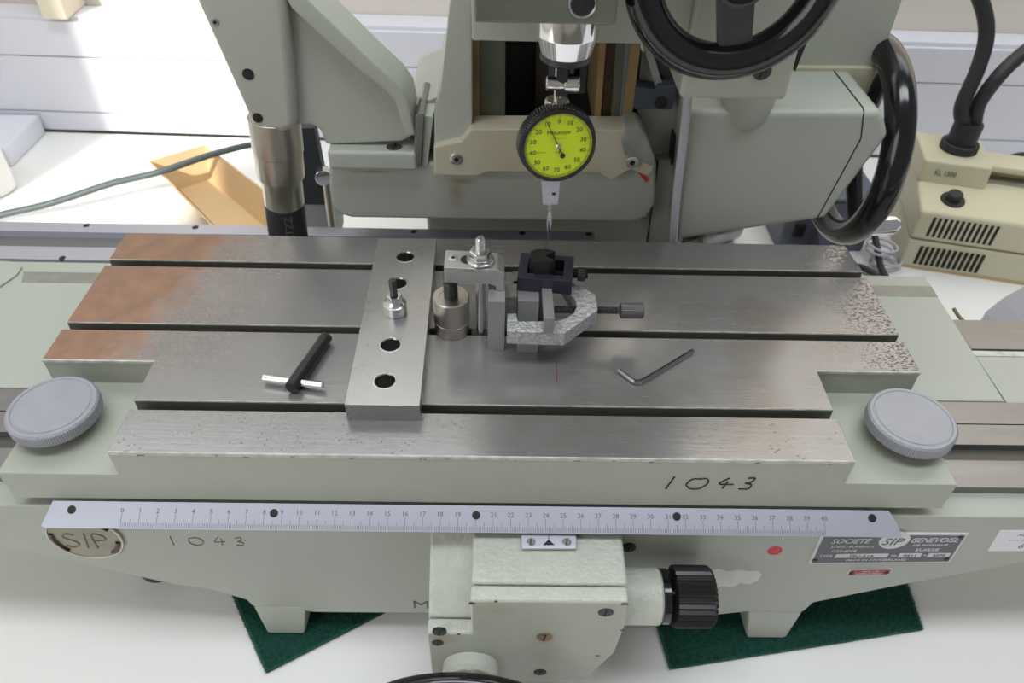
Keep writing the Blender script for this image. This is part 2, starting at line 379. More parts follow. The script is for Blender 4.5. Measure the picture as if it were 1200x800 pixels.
bench = thing('workbench', 'white laminate workbench top carrying the machine', 'workbench', (40, 20, -95))
obj('worktop', MB().prism([(-84, -45), (185, -45), (185, wy(185, 76)), (-84, wy(-84, 76))], 'z', ZB - 3, ZB, 0.2), BENCH, bench)
for x in (-75, 175):
    for y in (-38, 64): obj('leg', MB().box(x - 3, x + 3, y - 3, y + 3, -95, ZB - 3), ALU, bench)

# ---------------------------------------------------------------- machine bed
bed = thing('machine_bed', 'long grey-green cast machine bed with feet and steel slideways', 'machine bed', (21, 12, ZB))
def pz(u, v, y=0): p = px(u, v, y=y); return (p.x, p.z)
under = [pz(201, 685), pz(247, 691), pz(300, 707), pz(368, 718), pz(496, 719), pz(840, 721), pz(927, 712), pz(1056, 686)]
outl = [(-34, -5.2), (-34, -7.0), (-22, -7.6), pz(0, 641), pz(144, 672)] + under + [pz(1200, 659.5), (66, -8.5), (80, -7.2), (80, -5.2)]
obj('bed_casting', MB().prism(outl, 'y', 0, 18.6, 0.18), PAINT_B, bed)
obj('slideway', MB().box(-34, 80, 1.8, 4.0, -5.3, -4.6, 0.05), WAY, bed, 'front narrow steel slideway')
obj('slideway', MB().box(-34, 80, 5.3, 7.1, -5.3, -4.6, 0.05), WAY, bed, 'broad steel slideway')
obj('slideway', MB().box(-34, 80, 7.2, 9.25, -5.3, -4.64, 0.03), WAY, bed, 'dull scraped slideway band')
obj('groove_floor', MB().box(-34, 80, 4.0, 5.3, -5.3, -5.15), SLOT, bed)
obj('bed_pad', MB().box(57.02, 80, 9.3, 14.2, -5.3, -4.85, 0.05), PAINT_B, bed)
obj('bed_pad', MB().box(57.02, 80, 14.3, 14.9, -5.3, -4.9, 0.04), WORN, bed)
obj('slideway', MB().box(57.02, 80, 15.0, 18.4, -5.3, -4.8, 0.04), WAY, bed, 'rear steel slideway at the right end')
for u0, u1, vt in ((302, 372, 708), (872, 928, 714)):
    q = [px(u0, vt, y=0).x, px(u1, vt, y=0).x]; zt = px(u0, vt, y=0).z + 1.2
    x0, x1 = (px(314, 746, y=-.5).x, px(358, 746, y=-.5).x) if u0 < 500 else (px(875, 749, y=-.5).x, px(921, 750, y=-.5).x)
    mb = MB().hull([(x0, -.45, ZB + .35), (x1, -.45, ZB + .35), (x1 + .2, 4.2, ZB + .35), (x0 - .2, 4.2, ZB + .35)], [(x0 - .5, -.05, zt - 1.4), (x1 + .5, -.05, zt - 1.4), (x1 + .6, 4.5, zt - 1.4), (x0 - .6, 4.5, zt - 1.4)], 0.25)
    mb.hull([(x0 - .5, -.03, zt - 1.5), (x1 + .5, -.03, zt - 1.5), (x1 + .6, 4.5, zt - 1.5), (x0 - .6, 4.5, zt - 1.5)], [(x0 - 1.1, .1, zt), (x1 + 1.1, .1, zt), (x1 + 1.1, 4.5, zt), (x0 - 1.1, 4.5, zt)], 0.15)
    obj('foot', mb, PAINT_B, bed)
p = px(170, 683, z=ZB + .3)
obj('levelling_foot', MB().lathe([(1.7, 0), (1.7, .8), (.8, 1), (.8, 9)], (p.x + 0.6, p.y + 1.9, ZB), (0, 0, 1), 32), BLACK_STEEL, bed)
obj('rear_foot', MB().box(6, 40, 12, 18, ZB, -15), PAINT_B, bed)
# nameplate
np_ = obj('nameplate', MB().prism([(41.75, -10.5), (51.0, -10.13), (50.85, -6.85), (41.6, -6.95)], 'y', -.1, .02, 0.02), WHITE_INK, bed, 'grey riveted maker plate with white lettering')
obj('plate_field', MB().prism([(41.95, -10.34), (50.83, -9.98), (50.68, -7.05), (41.8, -7.12)], 'y', -.13, -.05), PLATE, np_)
mb = MB(); X = (1, 0, .035); Y = (0, 0, 1); yy = -.13
def ct(s, x, z, h, wd, sh=0): text_into(mb, s, (x, yy, z + (x - 46.3) * .035), X, Y, h, wd, sh, t=.02)
ct('SOCIETE', 43.7, -7.65, .5, 2.4, .2); ct('GENEVOISE', 49.0, -7.62, .5, 3.0, .25)
ct("D'INSTRUMENTS", 44.0, -8.3, .24, 2.7); ct('DE PHYSIQUE', 48.9, -8.2, .24, 2.2)
ct('GENEVE', 43.6, -8.78, .28, 1.6); ct('SUISSE', 48.9, -8.72, .28, 1.5)
ct('TYPE', 42.6, -9.35, .28, .85); ct('No', 47.0, -9.35, .26, .35); ct('-', 49.0, -9.35, .08, .15)
ct('MADE IN SWITZERLAND', 46.0, -9.86, .22, 3.9)
obj('lettering', mb, WHITE_INK, np_, smooth=False)
mb = MB()
for a, b in ((43.2, 46.6), (47.3, 48.75), (49.2, 50.6)):
    k = lambda x, z: (x, z + (x - 46.3) * .035)
    mb.prism([k(a, -9.56), k(b, -9.56), k(b, -9.12), k(a, -9.12)], 'y', -.15, -.1)
obj('white_field', mb, WHITE_INK, np_, smooth=False)
mb = MB(); yy = -.155; ct('MU-214', 44.9, -9.35, .26, 1.5); ct('0211', 48.0, -9.35, .26, .8); ct('2072', 49.9, -9.35, .24, .8); obj('stamped_letters', mb, INKG, np_, smooth=False)
mb = MB(); mb.lathe([(.95, 0), (.95, .02)], (46.4, -.13, -7.6), (0, -1, 0), 32); obj('emblem_disc', mb, WHITE_INK, np_)
mb = MB(); yy = -.15; ct('SIP', 46.4, -7.72, .75, 1.25, .2); obj('emblem_letters', mb, PLATE, np_, smooth=False)
for x, z in ((42.05, -10.02), (50.6, -9.7), (50.5, -7.2)): screw(np_ if False else bed, (x, -.1, z), (0, -1, 0), .17, BLACK, .08, slot=False, name='rivet')
# red instruction plate
a = px(990, 674, y=0); b = px(1048, 664, y=0)
rp = obj('instruction_plate', MB().prism([(44.7, -11.98), (47.55, -11.82), (47.6, -11.05), (44.75, -11.2)], 'y', -.06, .02, .02), WHITE_INK, bed, 'small red plate with white rim')
obj('plate_field', MB().prism([(44.82, -11.88), (47.45, -11.73), (47.5, -11.14), (44.87, -11.29)], 'y', -.09, -.03), REDPL, rp)
mb = MB(); text_into(mb, 'INSTRUCTIONS', (46.15, -.09, -11.65), (1, 0, .05), Y, .2, 1.7, t=.015); text_into(mb, 'VOIR LES', (46.15, -.09, -11.36), (1, 0, .05), Y, .12, 1.2, t=.015); obj('lettering', mb, WHITE_INK, rp, smooth=False)
for x, z in ((44.98, -11.6), (47.32, -11.46)): screw(bed, (x, -.06, z), (0, -1, 0), .16, BLACK, .07, slot=False, name='rivet')
# stickers and marks on the front
obj('dot_sticker', MB().lathe([(.47, 0), (.47, .03)], (39.2, 0, -9.13), (0, -1, 0), 28), RED, bed, 'round red dot sticker')
sk = obj('paper_label', MB().prism([(53.0, -8.86), (57.3, -8.8), (57.3, -6.4), (52.75, -6.56)], 'y', -.03, .01), STICK, bed, 'white paper asset label')
mb = MB(); text_into(mb, 'Asset No.', (54.9, -.03, -7.0), (1, 0, 0), Y, .25, 1.6, .25, t=.01); text_into(mb, 'www.metrology', (55.0, -.03, -7.6), (1, 0, 0), Y, .16, 2.6, .1, t=.01); text_into(mb, '6427', (55.5, -.03, -8.25), (1, 0, 0), Y, .5, 1.5, .15, t=.01)
obj('lettering', mb, INKG, sk, smooth=False)
mb = MB(); q = []
for u, v in ((830, 668), (842, 666), (853, 669), (866, 667), (878, 669), (889, 668), (893, 673), (888, 680), (879, 684), (867, 683), (858, 688), (846, 686), (836, 690), (830, 686)): q.append(pz(u, v))
obj('scuffed_patch', mb.prism(q[::-1], 'y', -.012, .01), mat('scuffed_white', srgb(216, 216, 212), .6, 0, .4, 100, .12, 120), bed, 'pale patch where paint is scraped off')
mb = MB(); strokes(mb, [[(0, 0), (.02, 1)], [(1.6, .9), (1.15, .75), (1.1, .3), (1.45, .05), (1.9, .2), (1.95, .65), (1.6, .9)], [(3.05, 1.0), (2.7, .45), (3.35, .45)], [(3.2, .8), (3.1, .05)], [(4.05, .85), (4.45, .95), (4.4, .6), (4.15, .5), (4.5, .35), (4.35, .05), (4.0, .1)]], (.5, -.01, -9.25), (1, 0, 0), (0, 0, 1.0), .035)
obj('handwritten_number', mb, INKF, bed, 'faint pencilled 1043')
mb = MB(); text_into(mb, 'M', (15.9, 0, -16.45), (1, 0, 0), Y, 1.0, 1.1, t=.02); obj('letter', mb, INKG, bed, smooth=False)
# worn round maker badge on the left
bc = (-4.8, 0, -8.35)
bd = obj('round_badge', MB().lathe([(2.35, 0), (2.35, .1), (2.2, .14)], bc, (0, -1, 0), 48), mat('worn_badge', srgb(160, 156, 136), .5, .2, .4, 200, .25, 40), bed, 'worn round badge with dark edge')
mb = MB(); mb.torus((bc[0], -.13, bc[2]), (0, 1, 0), 2.25, .07, 48, 6); obj('badge_rim', mb, NICKEL, bd)
mb = MB()
for t0, t1 in ((2.9, 3.9), (5.4, 6.1), (0.5, 2.4)):
    pts = [(bc[0] + 2.0 * math.cos(t), -.14, bc[2] + 2.0 * math.sin(t)) for t in [t0 + (t1 - t0) * i / 8 for i in range(9)]]; mb.tube(pts, .16, 6)
obj('badge_stain', mb, BROWN, bd)
mb = MB(); strokes(mb, [[(-.6, .75), (-1.1, .9), (-1.4, .5), (-.9, .1), (-.6, -.3), (-1.0, -.75), (-1.5, -.5)], [(-.15, -.8), (.1, .95)], [(.5, -.8), (.55, .8), (1.2, .75), (1.3, .2), (.6, .05)]], (bc[0], -.14, bc[2] - .35), (.95, 0, 0), (0, 0, .9), .06); obj('badge_letters', mb, INKF, bd)

# ---------------------------------------------------------------- saddle (painted slide under the table) and rear rails
sad = thing('table_saddle', 'grey-green painted saddle plate between machine bed and slotted table', 'machine slide', (18, 17, -5.2))
obj('saddle_plate', MB().hull([(-34, 9.3, -5.19), (56.7, 9.3, -5.19), (57.0, 23.8, -5.19), (-34, 23.8, -5.19)], [(-34, 9.3, -4.6), (56.7, 9.3, -4.6), (57.0, 23.8, -4.6), (-34, 23.8, -4.6)], 0.06), PAINT_B, sad)
obj('machined_band', MB().hull([(-17.3, 21, -4.65), (56.92, 21, -4.65), (56.96, 22.4, -4.65), (-17.8, 22.4, -4.65)], [(-17.3, 21, -4.57), (56.92, 21, -4.57), (56.96, 22.4, -4.57), (-17.8, 22.4, -4.57)], 0.02), mat('dull_milled_iron', srgb(150, 150, 142), .5, .4, .3, 300, .2, 80), sad)
q = [px(u, v, z=-4.5) for u, v in ((0, 306), (18, 307), (26, 313), (20, 322), (0, 336))]
obj('raised_panel', MB().prism([(-34, q[4].y)] + [(p.x, p.y) for p in q[::-1]] + [(-34, q[0].y)], 'z', -4.62, -4.42, .06), PAINT_B, sad)
obj('cover_strip', MB().box(-34, 29.4, 24.0, 25.8, -5.2, -4.45, .06), ALU, sad, 'front aluminium cover strip')
obj('rear_slideway', MB().box(-34, 29.4, 25.8, 27.9, -5.2, -5.0), WAY, sad)
obj('cover_strip', MB().box(-34, 29.4, 27.9, 29.3, -6.5, -4.35, .06), ALU, sad, 'rear aluminium cover strip')
for u, v in ((101.5, 264), (229, 266), (485, 271), (612, 273), (690, 274)):
    p = px(u, v, z=-4.35); screw(sad, (p.x, min(max(p.y, 28.3), 28.9), -4.38), (0, 0, 1), .3, BLACK, .04)
p = px(73, 302, z=-4.45); screw(sad, (p.x, p.y, -4.48), (0, 0, 1), .28, BLACK, .04)

# ---------------------------------------------------------------- T-slot table
XL, XR, XL2, XR2 = -7.65, 48.2, -0.65, 41.5
TB = thing('slotted_table', 'long T-slot steel work table, rusty left end, with grey-green painted sides', 'machine table', (20, 10, -4.4))
obj('table_casting', MB().box(XL, XR, 0, 21.46, -4.4, -2.03, .1), PAINT, TB)
lands = [('F', [(XL2, 0), (XR2, 0), (XR2, 3.25), (XL2, 3.25)]),
         ('M', [(XL2, 4.0), (XR2, 4.0), (XR2, 7.39), (XR, 7.39), (XR, 10.28), (XL, 10.28), (XL, 7.39), (XL2, 7.39)]),
         ('N', [(XL, 11.0), (XR, 11.0), (XR, 17.31), (XL, 17.31)]),
         ('B', [(XL, 18.08), (XR, 18.08), (XR - .25, 21.46), (XL, 21.46)])]
for k, pts in lands:
    ld = obj('table_land', MB().prism(pts, 'z', -2.1, -.12), PAINT if k in 'FM' else SLOT, TB)
    obj('machined_top', MB().prism(pts, 'z', -.125, 0, .04, 1), TABLE, ld)
obj('t_slot', MB().box(XL + .02, XR - .02, 3.0, 21.2, -2.05, -1.2), SLOT, TB, 'dark floors of the T-slots') if False else None
for y0, y1, x0, x1 in ((3.25, 4.0, XL2, XR2), (10.28, 11.0, XL, XR), (17.31, 18.08, XL, XR)):
    obj('t_slot', MB().box(x0 + .05, x1 - .05, y0 - .0, y1 + .0, -2.06, -1.5), SLOT, TB)
    mb = MB().box(x0 + .01, x1 - .01, y1 - .01, y1 + .005, -1.5, -.13); obj('slot_wall', mb, SLOT, TB)
    mb = MB().box(x0 + .01, x1 - .01, y1 - .02, y1 + .02, -.1, .004); obj('slot_edge', mb, WORN, TB)
obj('worn_edge', MB().box(XL2, XR2, -.03, .09, -.26, .004, .03), WORN, TB)
obj('worn_edge', MB().box(XL, XL2 + .1, 7.3, 7.43, -.2, .004, .02), WORN, TB); obj('worn_edge', MB().box(XR2 - .1, XR, 7.3, 7.43, -.2, .004, .02), WORN, TB)
mb = MB()
for _ in range(16):
    x = random.uniform(XL2, XR2 - .5); l = random.uniform(.1, .6) * random.random() + .06; zc = random.uniform(-.26, -.12); mb.box(x, x + l, -.042, .0, zc - .05, zc)
obj('paint_chips', mb, BLACK_STEEL, TB, kind='stuff')
mb = MB()
strokes(mb, [[(0, 0), (.35, 1.15)], [(2.05, .95), (1.5, .95), (1.2, .45), (1.5, .05), (2.1, .1), (2.5, .6), (2.35, 1.0), (1.9, .98)], [(3.75, 1.1), (3.2, .55), (4.1, .5)], [(3.7, .75), (3.5, .1)], [(4.85, 1.1), (5.3, 1.1), (5.1, .7), (4.8, .62), (5.2, .5), (5.1, .1), (4.5, .08)]], (31.1, -.012, -2.72), (.95, 0, .0), (0, 0, 1.0), .05)
obj('handwritten_number', mb, INK, TB, 'black marker 1043 on the front')
a = px(652, 424, z=0); b = px(652, 448, z=0)
obj('scribed_line', MB().tube([(a.x, a.y, .0), (b.x + .03, b.y, .0)], .025, 6), REDLINE, TB, 'short red line on the table top')
for u, v, lab in ((60.5, 475, 'left'), (1070, 489, 'right')):
    p = px(u, v, z=-.3)
    kb = obj('clamping_knob', MB().lathe([(2.35, -.95), (2.6, -.8), (2.6, -.12), (2.48, 0), (2.3, 0), (2.25, -.05), (2.1, -.06), (.01, -.06)], (p.x, p.y, -.3), (0, 0, 1), 40, ribs=110, ribd=.035), ALU_K, TB, 'grey knurled disc knob at the %s end' % lab)
    obj('knob_face', MB().lathe([(2.12, -.055), (2.12, -.03), (.01, -.03)], (p.x, p.y, -.3), (0, 0, 1), 64), ALU_K, kb)
    obj('knob_stem', MB().cyl((p.x, p.y, -2.05), (p.x, p.y, -1.2), .9), BLACK_STEEL, kb)
# graduated scale hanging under the front edge
A0 = Vector((0, -.12, -4.46)); D = Vector((0, -1.25, -.82)); Dn = D.normalized(); NRM = Vector((1, 0, 0)).cross(-Dn)
if NRM.z < 0: NRM = -NRM
def onsc(u, v):
    d = r_ * ((u - 600) / FPX) + u_ * (-(v - 400) / FPX) + f_; t = (A0 - CAM_P).dot(NRM) / d.dot(NRM); return CAM_P + d * t
LEN = abs((onsc(600, 624.5) - A0).dot(Dn))
scp = [onsc(62, 586), onsc(55, 600), onsc(48.5, 612), onsc(52, 617), onsc(1054, 627.5), onsc(1057, 624), onsc(1050, 606), onsc(1041, 592)]
pts = []
for i, p in enumerate(scp):
    s_ = [.0, .45, .93, 1, 1, .93, .45, 0][i] * LEN; pts.append(Vector((p.x, 0, 0)) + Vector((0, A0.y, A0.z)) + Dn * s_)
scale = obj('graduated_scale', MB().hull([p - NRM * .14 for p in pts], [p for p in pts], .02), ALU, TB, 'long satin aluminium rule numbered 0 to 40')
x0 = onsc(141, 616).x; x40 = onsc(967.5, 626).x; un = (x40 - x0) / 40
tick = MB(); num = MB()
for i in range(401):
    h = .85 if i % 10 == 0 else (.55 if i % 5 == 0 else .3); x = x0 + un * i / 10; h *= .95
    b0 = Vector((x, A0.y, A0.z)) + Dn * (LEN - .06) + NRM * .004; t0 = b0 - Dn * h; ww = .011
    tick.hull([b0 + Vector((-ww, 0, 0)), b0 + Vector((ww, 0, 0)), t0 + Vector((ww, 0, 0)), t0 + Vector((-ww, 0, 0))], [b0 + Vector((-ww, 0, 0)) + NRM * .004, b0 + Vector((ww, 0, 0)) + NRM * .004, t0 + Vector((ww, 0, 0)) + NRM * .004, t0 + Vector((-ww, 0, 0)) + NRM * .004])
    if i % 10 == 0: text_into(num, str(i // 10), Vector((x, A0.y, A0.z)) + Dn * (LEN - 1.06) + NRM * .003, (1, 0, 0), -Dn, .28, t=.006)
obj('graduations', tick, INKG, scale, kind='stuff', smooth=False); obj('numerals', num, INKG, scale, smooth=False)
for u, v in ((84, 597), (321, 601), (558, 603.5), (793, 605), (1022, 607)):
    p = onsc(u, v); screw(scale if False else TB, p, NRM, .25, BLACK, .03)

# ---------------------------------------------------------------- gearbox and controls in front
gb = thing('feed_gearbox', 'pale hammered-paint gearbox block projecting below the scale', 'gearbox', (23, -2.5, -17))
YF = -5.4
obj('gearbox_body', MB().prism([(19.75, -16.3), (19.75, -6.0), (28.8, -6.0), (28.85, -7.2), pz(735, 728, -5.4), pz(720, 764, -5.4), pz(688, 793, -5.4), (26, -16.3)], 'y', -4.32, -.03, .22, 3).prism([(-4.32, -16.4), (-4.32, -9.95), (-.1, -6.2), (-.1, -16.4)], 'x', 17.1, 19.9, .18, 3), PAINT_L, gb)
fr = [(17.1, -17.6), (17.1, -9.9), (19.75, -9.9), (19.75, -6.05), (28.75, -6.05), (28.8, -7.2), pz(735, 728, YF), pz(720, 766, YF), pz(688, 795, YF), pz(680, 798, YF), (24, -16.5), (20, -16.6)]
cov = obj('front_cover', MB().prism(fr, 'y', YF, -4.4, .2, 3), PAINT_L, gb, 'front cover with clipped corner')
obj('cover_face', MB().prism([(17.2, -17.5), (17.2, -10.02), (19.87, -10.02), (19.87, -6.2), (28.62, -6.2), (28.68, -7.2)] + [(x - .12, z + .12) for x, z in fr[6:10]] + [(24, -16.4), (20, -16.5)], 'y', YF - .012, YF + .05), stained('stained_cover_paint', PAINT, [((x - 23, YF + 2.5, z + 17), r_s, k) for (x, _, z), r_s, k in [(px(638, 746, y=YF), (.9, 1, .9), .9), (px(519, 748, y=YF), (1.2, 1, 1.0), .5), (px(580, 715, y=YF), (1.8, 1, .8), .3), (px(633, 790, y=YF), (1.3, 1, .7), .35)]], srgb(138, 112, 60)), gb)
mb = MB()
for x, z, r in ((19.85, -6.35, .2), (28.5, -6.25, .22), (28.72, -9.3, .14), (27.6, -12.6, .15), (21.2, -6.1, .1), (19.0, -10.0, .1)): mb.hull([(x - r, YF - .03, z - r * .5), (x + r, YF - .03, z - r * .3), (x + r * .6, YF - .03, z + r * .4), (x - r * .7, YF - .03, z + r * .5)], [(x - r, YF + .02, z - r * .5), (x + r, YF + .02, z - r * .3), (x + r * .6, YF + .02, z + r * .4), (x - r * .7, YF + .02, z + r * .5)])
obj('paint_chips', mb, BLACK_STEEL, gb, kind='stuff')
for u, v, r, m in ((515, 740, .42, BLACK), (513, 752.5, .36, BLACK), (710, 717, .45, BLACK), (638, 746, .48, BRASS), (633, 787, .42, BLACK)):
    p = px(u, v, y=YF); screw(gb, p, (0, -1, 0), r, m, .06)
ip = obj('index_plate', MB().hull([px(611, 644, z=-5.85), px(675, 644, z=-5.85), px(675, 628, z=-5.85), px(611, 628, z=-5.85)], [px(611, 644, z=-5.85) + Vector((0, 0, .22)), px(675, 644, z=-5.85) + Vector((0, 0, .22)), px(675, 628, z=-5.85) + Vector((0, 0, .22)), px(611, 628, z=-5.85) + Vector((0, 0, .22))], .06), mat('silver_plate', srgb(206, 208, 220), .4, .3), gb, 'silver index plate with two screws and black triangle')
zz = -5.63
t3 = [px(u, v, z=zz) for u, v in ((636, 638.5), (650, 638.5), (643, 632))]; l3 = [px(u, v, z=zz) for u, v in ((642.6, 633), (643.4, 633), (643.4, 626.5), (642.6, 626.5))]
up = Vector((0, 0, .012)); obj('index_mark', MB().hull(t3, [p + up for p in t3]).hull(l3, [p + up for p in l3]), INK, ip, smooth=False)
for u in (622, 664): p = px(u, 635.5, z=zz); sc_ = screw(gb, p, (0, 0, 1), .27, CHROME2, .09)
p = px(737, 642, y=-.1); screw(gb, (p.x, -.05, p.z), (0, -1, 0), .45, BLACK, .1)
# knob shaft to the right
ky, kz = -2.6, -10.35
sb = obj('knob_bearing', MB().lathe([(1.75, -.2), (1.75, 2.35), (1.62, 2.5)], (29.0, ky, kz), (1, 0, 0), 48), PAINT_L, gb)
p = px(742, 727, y=ky); screw(gb, (30.2, ky - 1.2, kz - 1.24), (0, -.7, -.7), .22, BRASS, .06)
obj('black_collar', MB().lathe([(1.55, 0), (1.7, .08), (1.7, .5), (1.4, .62)], (31.45, ky, kz), (1, 0, 0), 40), BAKE, gb)
kn = obj('fluted_knob', MB().lathe([(1.1, 0), (1.1, .25)], (32.05, ky, kz), (1, 0, 0), 32), BAKE, gb, 'black fluted plastic knob')
KN = mat('knob_plastic', (0.012, 0.012, 0.012, 1), .34)
obj('knob_grip', MB().lathe([(1.6, 0), (1.92, .15), (1.92, 2.35), (1.7, 2.6), (.2, 2.6)], (32.2, ky, kz), (1, 0, 0), 32, ribs=30, ribd=.14), KN, kn)
# boss and handwheel at the bottom
bz = -14.0; bx = 19.65
bo = obj('shaft_boss', MB().lathe([(1.75, 0), (1.75, .75), (1.5, .95)], (bx, YF, bz), (0, -1, 0), 48), PAINT_L, gb)
obj('steel_bush', MB().lathe([(1.3, .9), (1.3, 1.45)], (bx, YF, bz), (0, -1, 0), 40), STEEL, gb)
hwb = thing('handwheel', 'black handwheel below the gearbox, only its top rim in view', 'handwheel', (18.95, -8.2, -16.2))
obj('wheel_rim', MB().torus((18.95, -8.2, -16.3), (0, 1, 0), 6.0, .62), BAKE, hwb)
obj('wheel_hub', MB().lathe([(1.4, 0), (1.4, 1.5)], (bx - .3, -7.0, bz - 1.9), (0, -1, 0), 32), BAKE, hwb)
for k in range(3):
    t = -PI / 2 + k * 2 * PI / 3; obj('spoke', MB().cyl((18.95 + math.cos(t), -8.1, -16.2 + math.sin(t)), (18.95 + 5.8 * math.cos(t), -8.1, -16.3 + 5.8 * math.sin(t)), .4), BAKE, hwb)

# ---------------------------------------------------------------- felt pads
def felt(name, label, corners, seed):
    root = thing(name, label, 'felt pad', (sum(c[0] for c in corners) / 4, sum(c[1] for c in corners) / 4, ZB)); rd = random.Random(seed)
    C4 = [Vector((c[0], c[1], 0)) for c in corners]
    obj('felt_backing', MB().hull([(c.x, c.y, ZB) for c in C4], [(c.x, c.y, ZB + .12) for c in C4]), FELT_S, root)
    n = 44; mb = MB(); g = []
    for i in range(n + 1):
        row = []
        for j in range(n + 1):
            s_, t = i / n, j / n; p = (C4[0] * (1 - s_) + C4[1] * s_) * (1 - t) + (C4[3] * (1 - s_) + C4[2] * s_) * t
            e = i in (0, n) or j in (0, n)
            row.append(mb.bm.verts.new((p.x + rd.uniform(-.05, .05), p.y + rd.uniform(-.05, .05), ZB + (.13 if e else .3 + rd.uniform(-.03, .03)))))
        g.append(row)
    for i in range(n):
        for j in range(n): mb.bm.faces.new((g[i][j], g[i + 1][j], g[i + 1][j + 1], g[i][j + 1]))
    bmesh.ops.recalc_face_normals(mb.bm, faces=mb.bm.faces[:]); obj('felt_top', mb, FELT, root)
    vs = []; fs = []
    o0 = ROOT[root.name]
    for k in range(14000):
        s_, t = rd.random(), rd.random()
        if k % 5 == 0: s_ = rd.choice((0, 1))
        elif k % 5 == 1: t = rd.choice((0, 1))
        p = (C4[0] * (1 - s_) + C4[1] * s_) * (1 - t) + (C4[3] * (1 - s_) + C4[2] * s_) * t; p.z = ZB + .22
        a = rd.uniform(0, 6.28); d = Vector((math.cos(a), math.sin(a), rd.uniform(.1, 1.2))) * rd.uniform(.1, .22); q = Vector((-d.y, d.x, 0)).normalized() * .018
        m_ = len(vs); vs += [(p - q - o0) * S, (p + q - o0) * S, (p + d - o0) * S]; fs.append((m_, m_ + 1, m_ + 2))
    me = bpy.data.meshes.new('felt_fibres'); me.from_pydata(vs, [], fs); me.materials.append(FIBRE)
    o = bpy.data.objects.new('felt_fibres', me); COL.objects.link(o); o.parent = root; o['kind'] = 'stuff'
a, b, c = px(274, 700, z=ZB), px(313, 789, z=ZB), px(452, 718, z=ZB); d = a + (c - b)
felt('felt_pad', 'dark green felt pad under the left foot, showing as a triangle', [(b.x, b.y), (c.x, c.y), (d.x, d.y), (a.x, a.y)], 3)
a, b, c, d = px(766, 728, z=ZB), px(785, 785, z=ZB), px(1079, 739, z=ZB), px(1058, 686, z=ZB)
felt('felt_pad', 'dark green rectangular felt pad under the right foot, frayed right end', [(b.x, b.y), (c.x, c.y), (d.x + .3, d.y + 1.2), (a.x, a.y + 1)], 5)

# ---------------------------------------------------------------- things on the table
# drilled bar
q = [(12.33, 2.6), (16.62, 2.6), (16.36, 19.5), (12.08, 19.4)]
holes = [circ(.62, (px(u, v, z=1.33).x, px(u, v, z=1.33).y), 36) for u, v in ((475, 300.5), (466, 331.5), (457.5, 403.5), (451, 446))]
bar = thing('drilled_bar', 'flat ground steel bar with four holes lying across the table', 'steel bar', (14.3, 11, 0))
obj('bar', MB().holed(q, holes, 0.0, 1.33), mat('bar_steel', (0.55, .55, .55, 1), .3, 1, .1, 50, .1, 30, rvar=.05), bar, smooth=False)
for h in holes:
    c = Vector((sum(p[0] for p in h) / 36, sum(p[1] for p in h) / 36, 0))
    mb = MB(); mb.lathe([(.6, 1.25), (.64, 1.335), (.7, 1.34), (.72, 1.333)], c, (0, 0, 1), 36, close=False); obj('hole_rim', mb, CHROME2, bar)
    obj('hole_shade', MB().cyl(c + Vector((0, 0, .002)), c + Vector((0, 0, .05)), .61), DARK, bar)  # dark disc painted in as the shade inside each through hole
# small collar nut and stud on the bar
p = px(463, 372, z=1.33); sx, sy = p.x - .03, p.y + .6
st = thing('collar_nut', 'small bright nut with shouldered collar standing on the drilled bar', 'nut', (sx, sy, 1.33))
obj('collar', MB().lathe([(.72, 0), (.76, .05), (.76, .75), (.62, .85), (.5, 1.05)], (sx, sy, 1.34), (0, 0, 1), 40), CHROME2, st)
obj('hex_nut', MB().prism(hexn(.52, (sx, sy), .3), 'z', 2.35, 2.75, .05), CHROME2, st)
obj('threaded_stud', MB().lathe(sum([[(.25, 2.7 + i * .1), (.21, 2.75 + i * .1)] for i in range(13)], []), (sx, sy, 0), (0, 0, 1), 20), BLACK_STEEL, st)
# T-handle key
p0 = px(383, 394, z=.5); p1 = px(341, 455, z=.5)
tk = thing('t_handle_key', 'black T-handle key with bright cross bar lying on the table', 'chuck key', (8.2, 7, 0))
dd = (p1 - p0).normalized()
obj('key_shank', MB().lathe([(.3, 0), (.4, .06), (.4, 2.8), (.43, 2.85), (.43, (p1 - p0).length - .08), (.36, (p1 - p0).length)], p0, dd, 28), BLACK, tk)
a = px(308, 442.5, z=.45); b = px(379, 451.5, z=.45)
obj('cross_bar', MB().cyl(a, b, .24, n=20, ch=.06), CHROME2, tk)
# hex key
h = [px(725, 434, z=.16), px(741, 446, z=.16), px(746, 447.5, z=.16), px(752, 446.5, z=.16), px(762, 441, z=.16), px(812, 411, z=.16)]
obj('hex_key', MB().tube(h, .15, 6, 4), mat('hex_key_steel', (.3, .31, .34, 1), .2, 1), label='small bent hex key lying on the right of the table', cat='hex key', smooth=False)
# jack cylinder
cx, cy = 18.0, 10.85
jk = thing('jack_cylinder', 'round two-piece steel riser cylinder with black stud supporting the strap clamp', 'riser', (cx, cy, 0))
obj('cylinder_base', MB().lathe([(1.13, 0), (1.17, .04), (1.17, .93), (1.12, .97)], (cx, cy, 0), (0, 0, 1), 56), NICKEL, jk)
obj('cylinder_top', MB().lathe([(1.13, .98), (1.19, 1.02), (1.19, 2.78), (1.12, 2.86), (.75, 2.86), (.72, 2.83), (.01, 2.83)], (cx, cy, 0), (0, 0, 1), 56), NICKEL, jk)
obj('jack_stud', MB().lathe([(.45, 2.8), (.46, 2.85), (.46, 3.9), (.4, 3.97), (.4, 4.3), (.45, 4.35), (.45, 4.66)], (cx, cy, 0), (0, 0, 1), 28), BLACK_STEEL, jk)
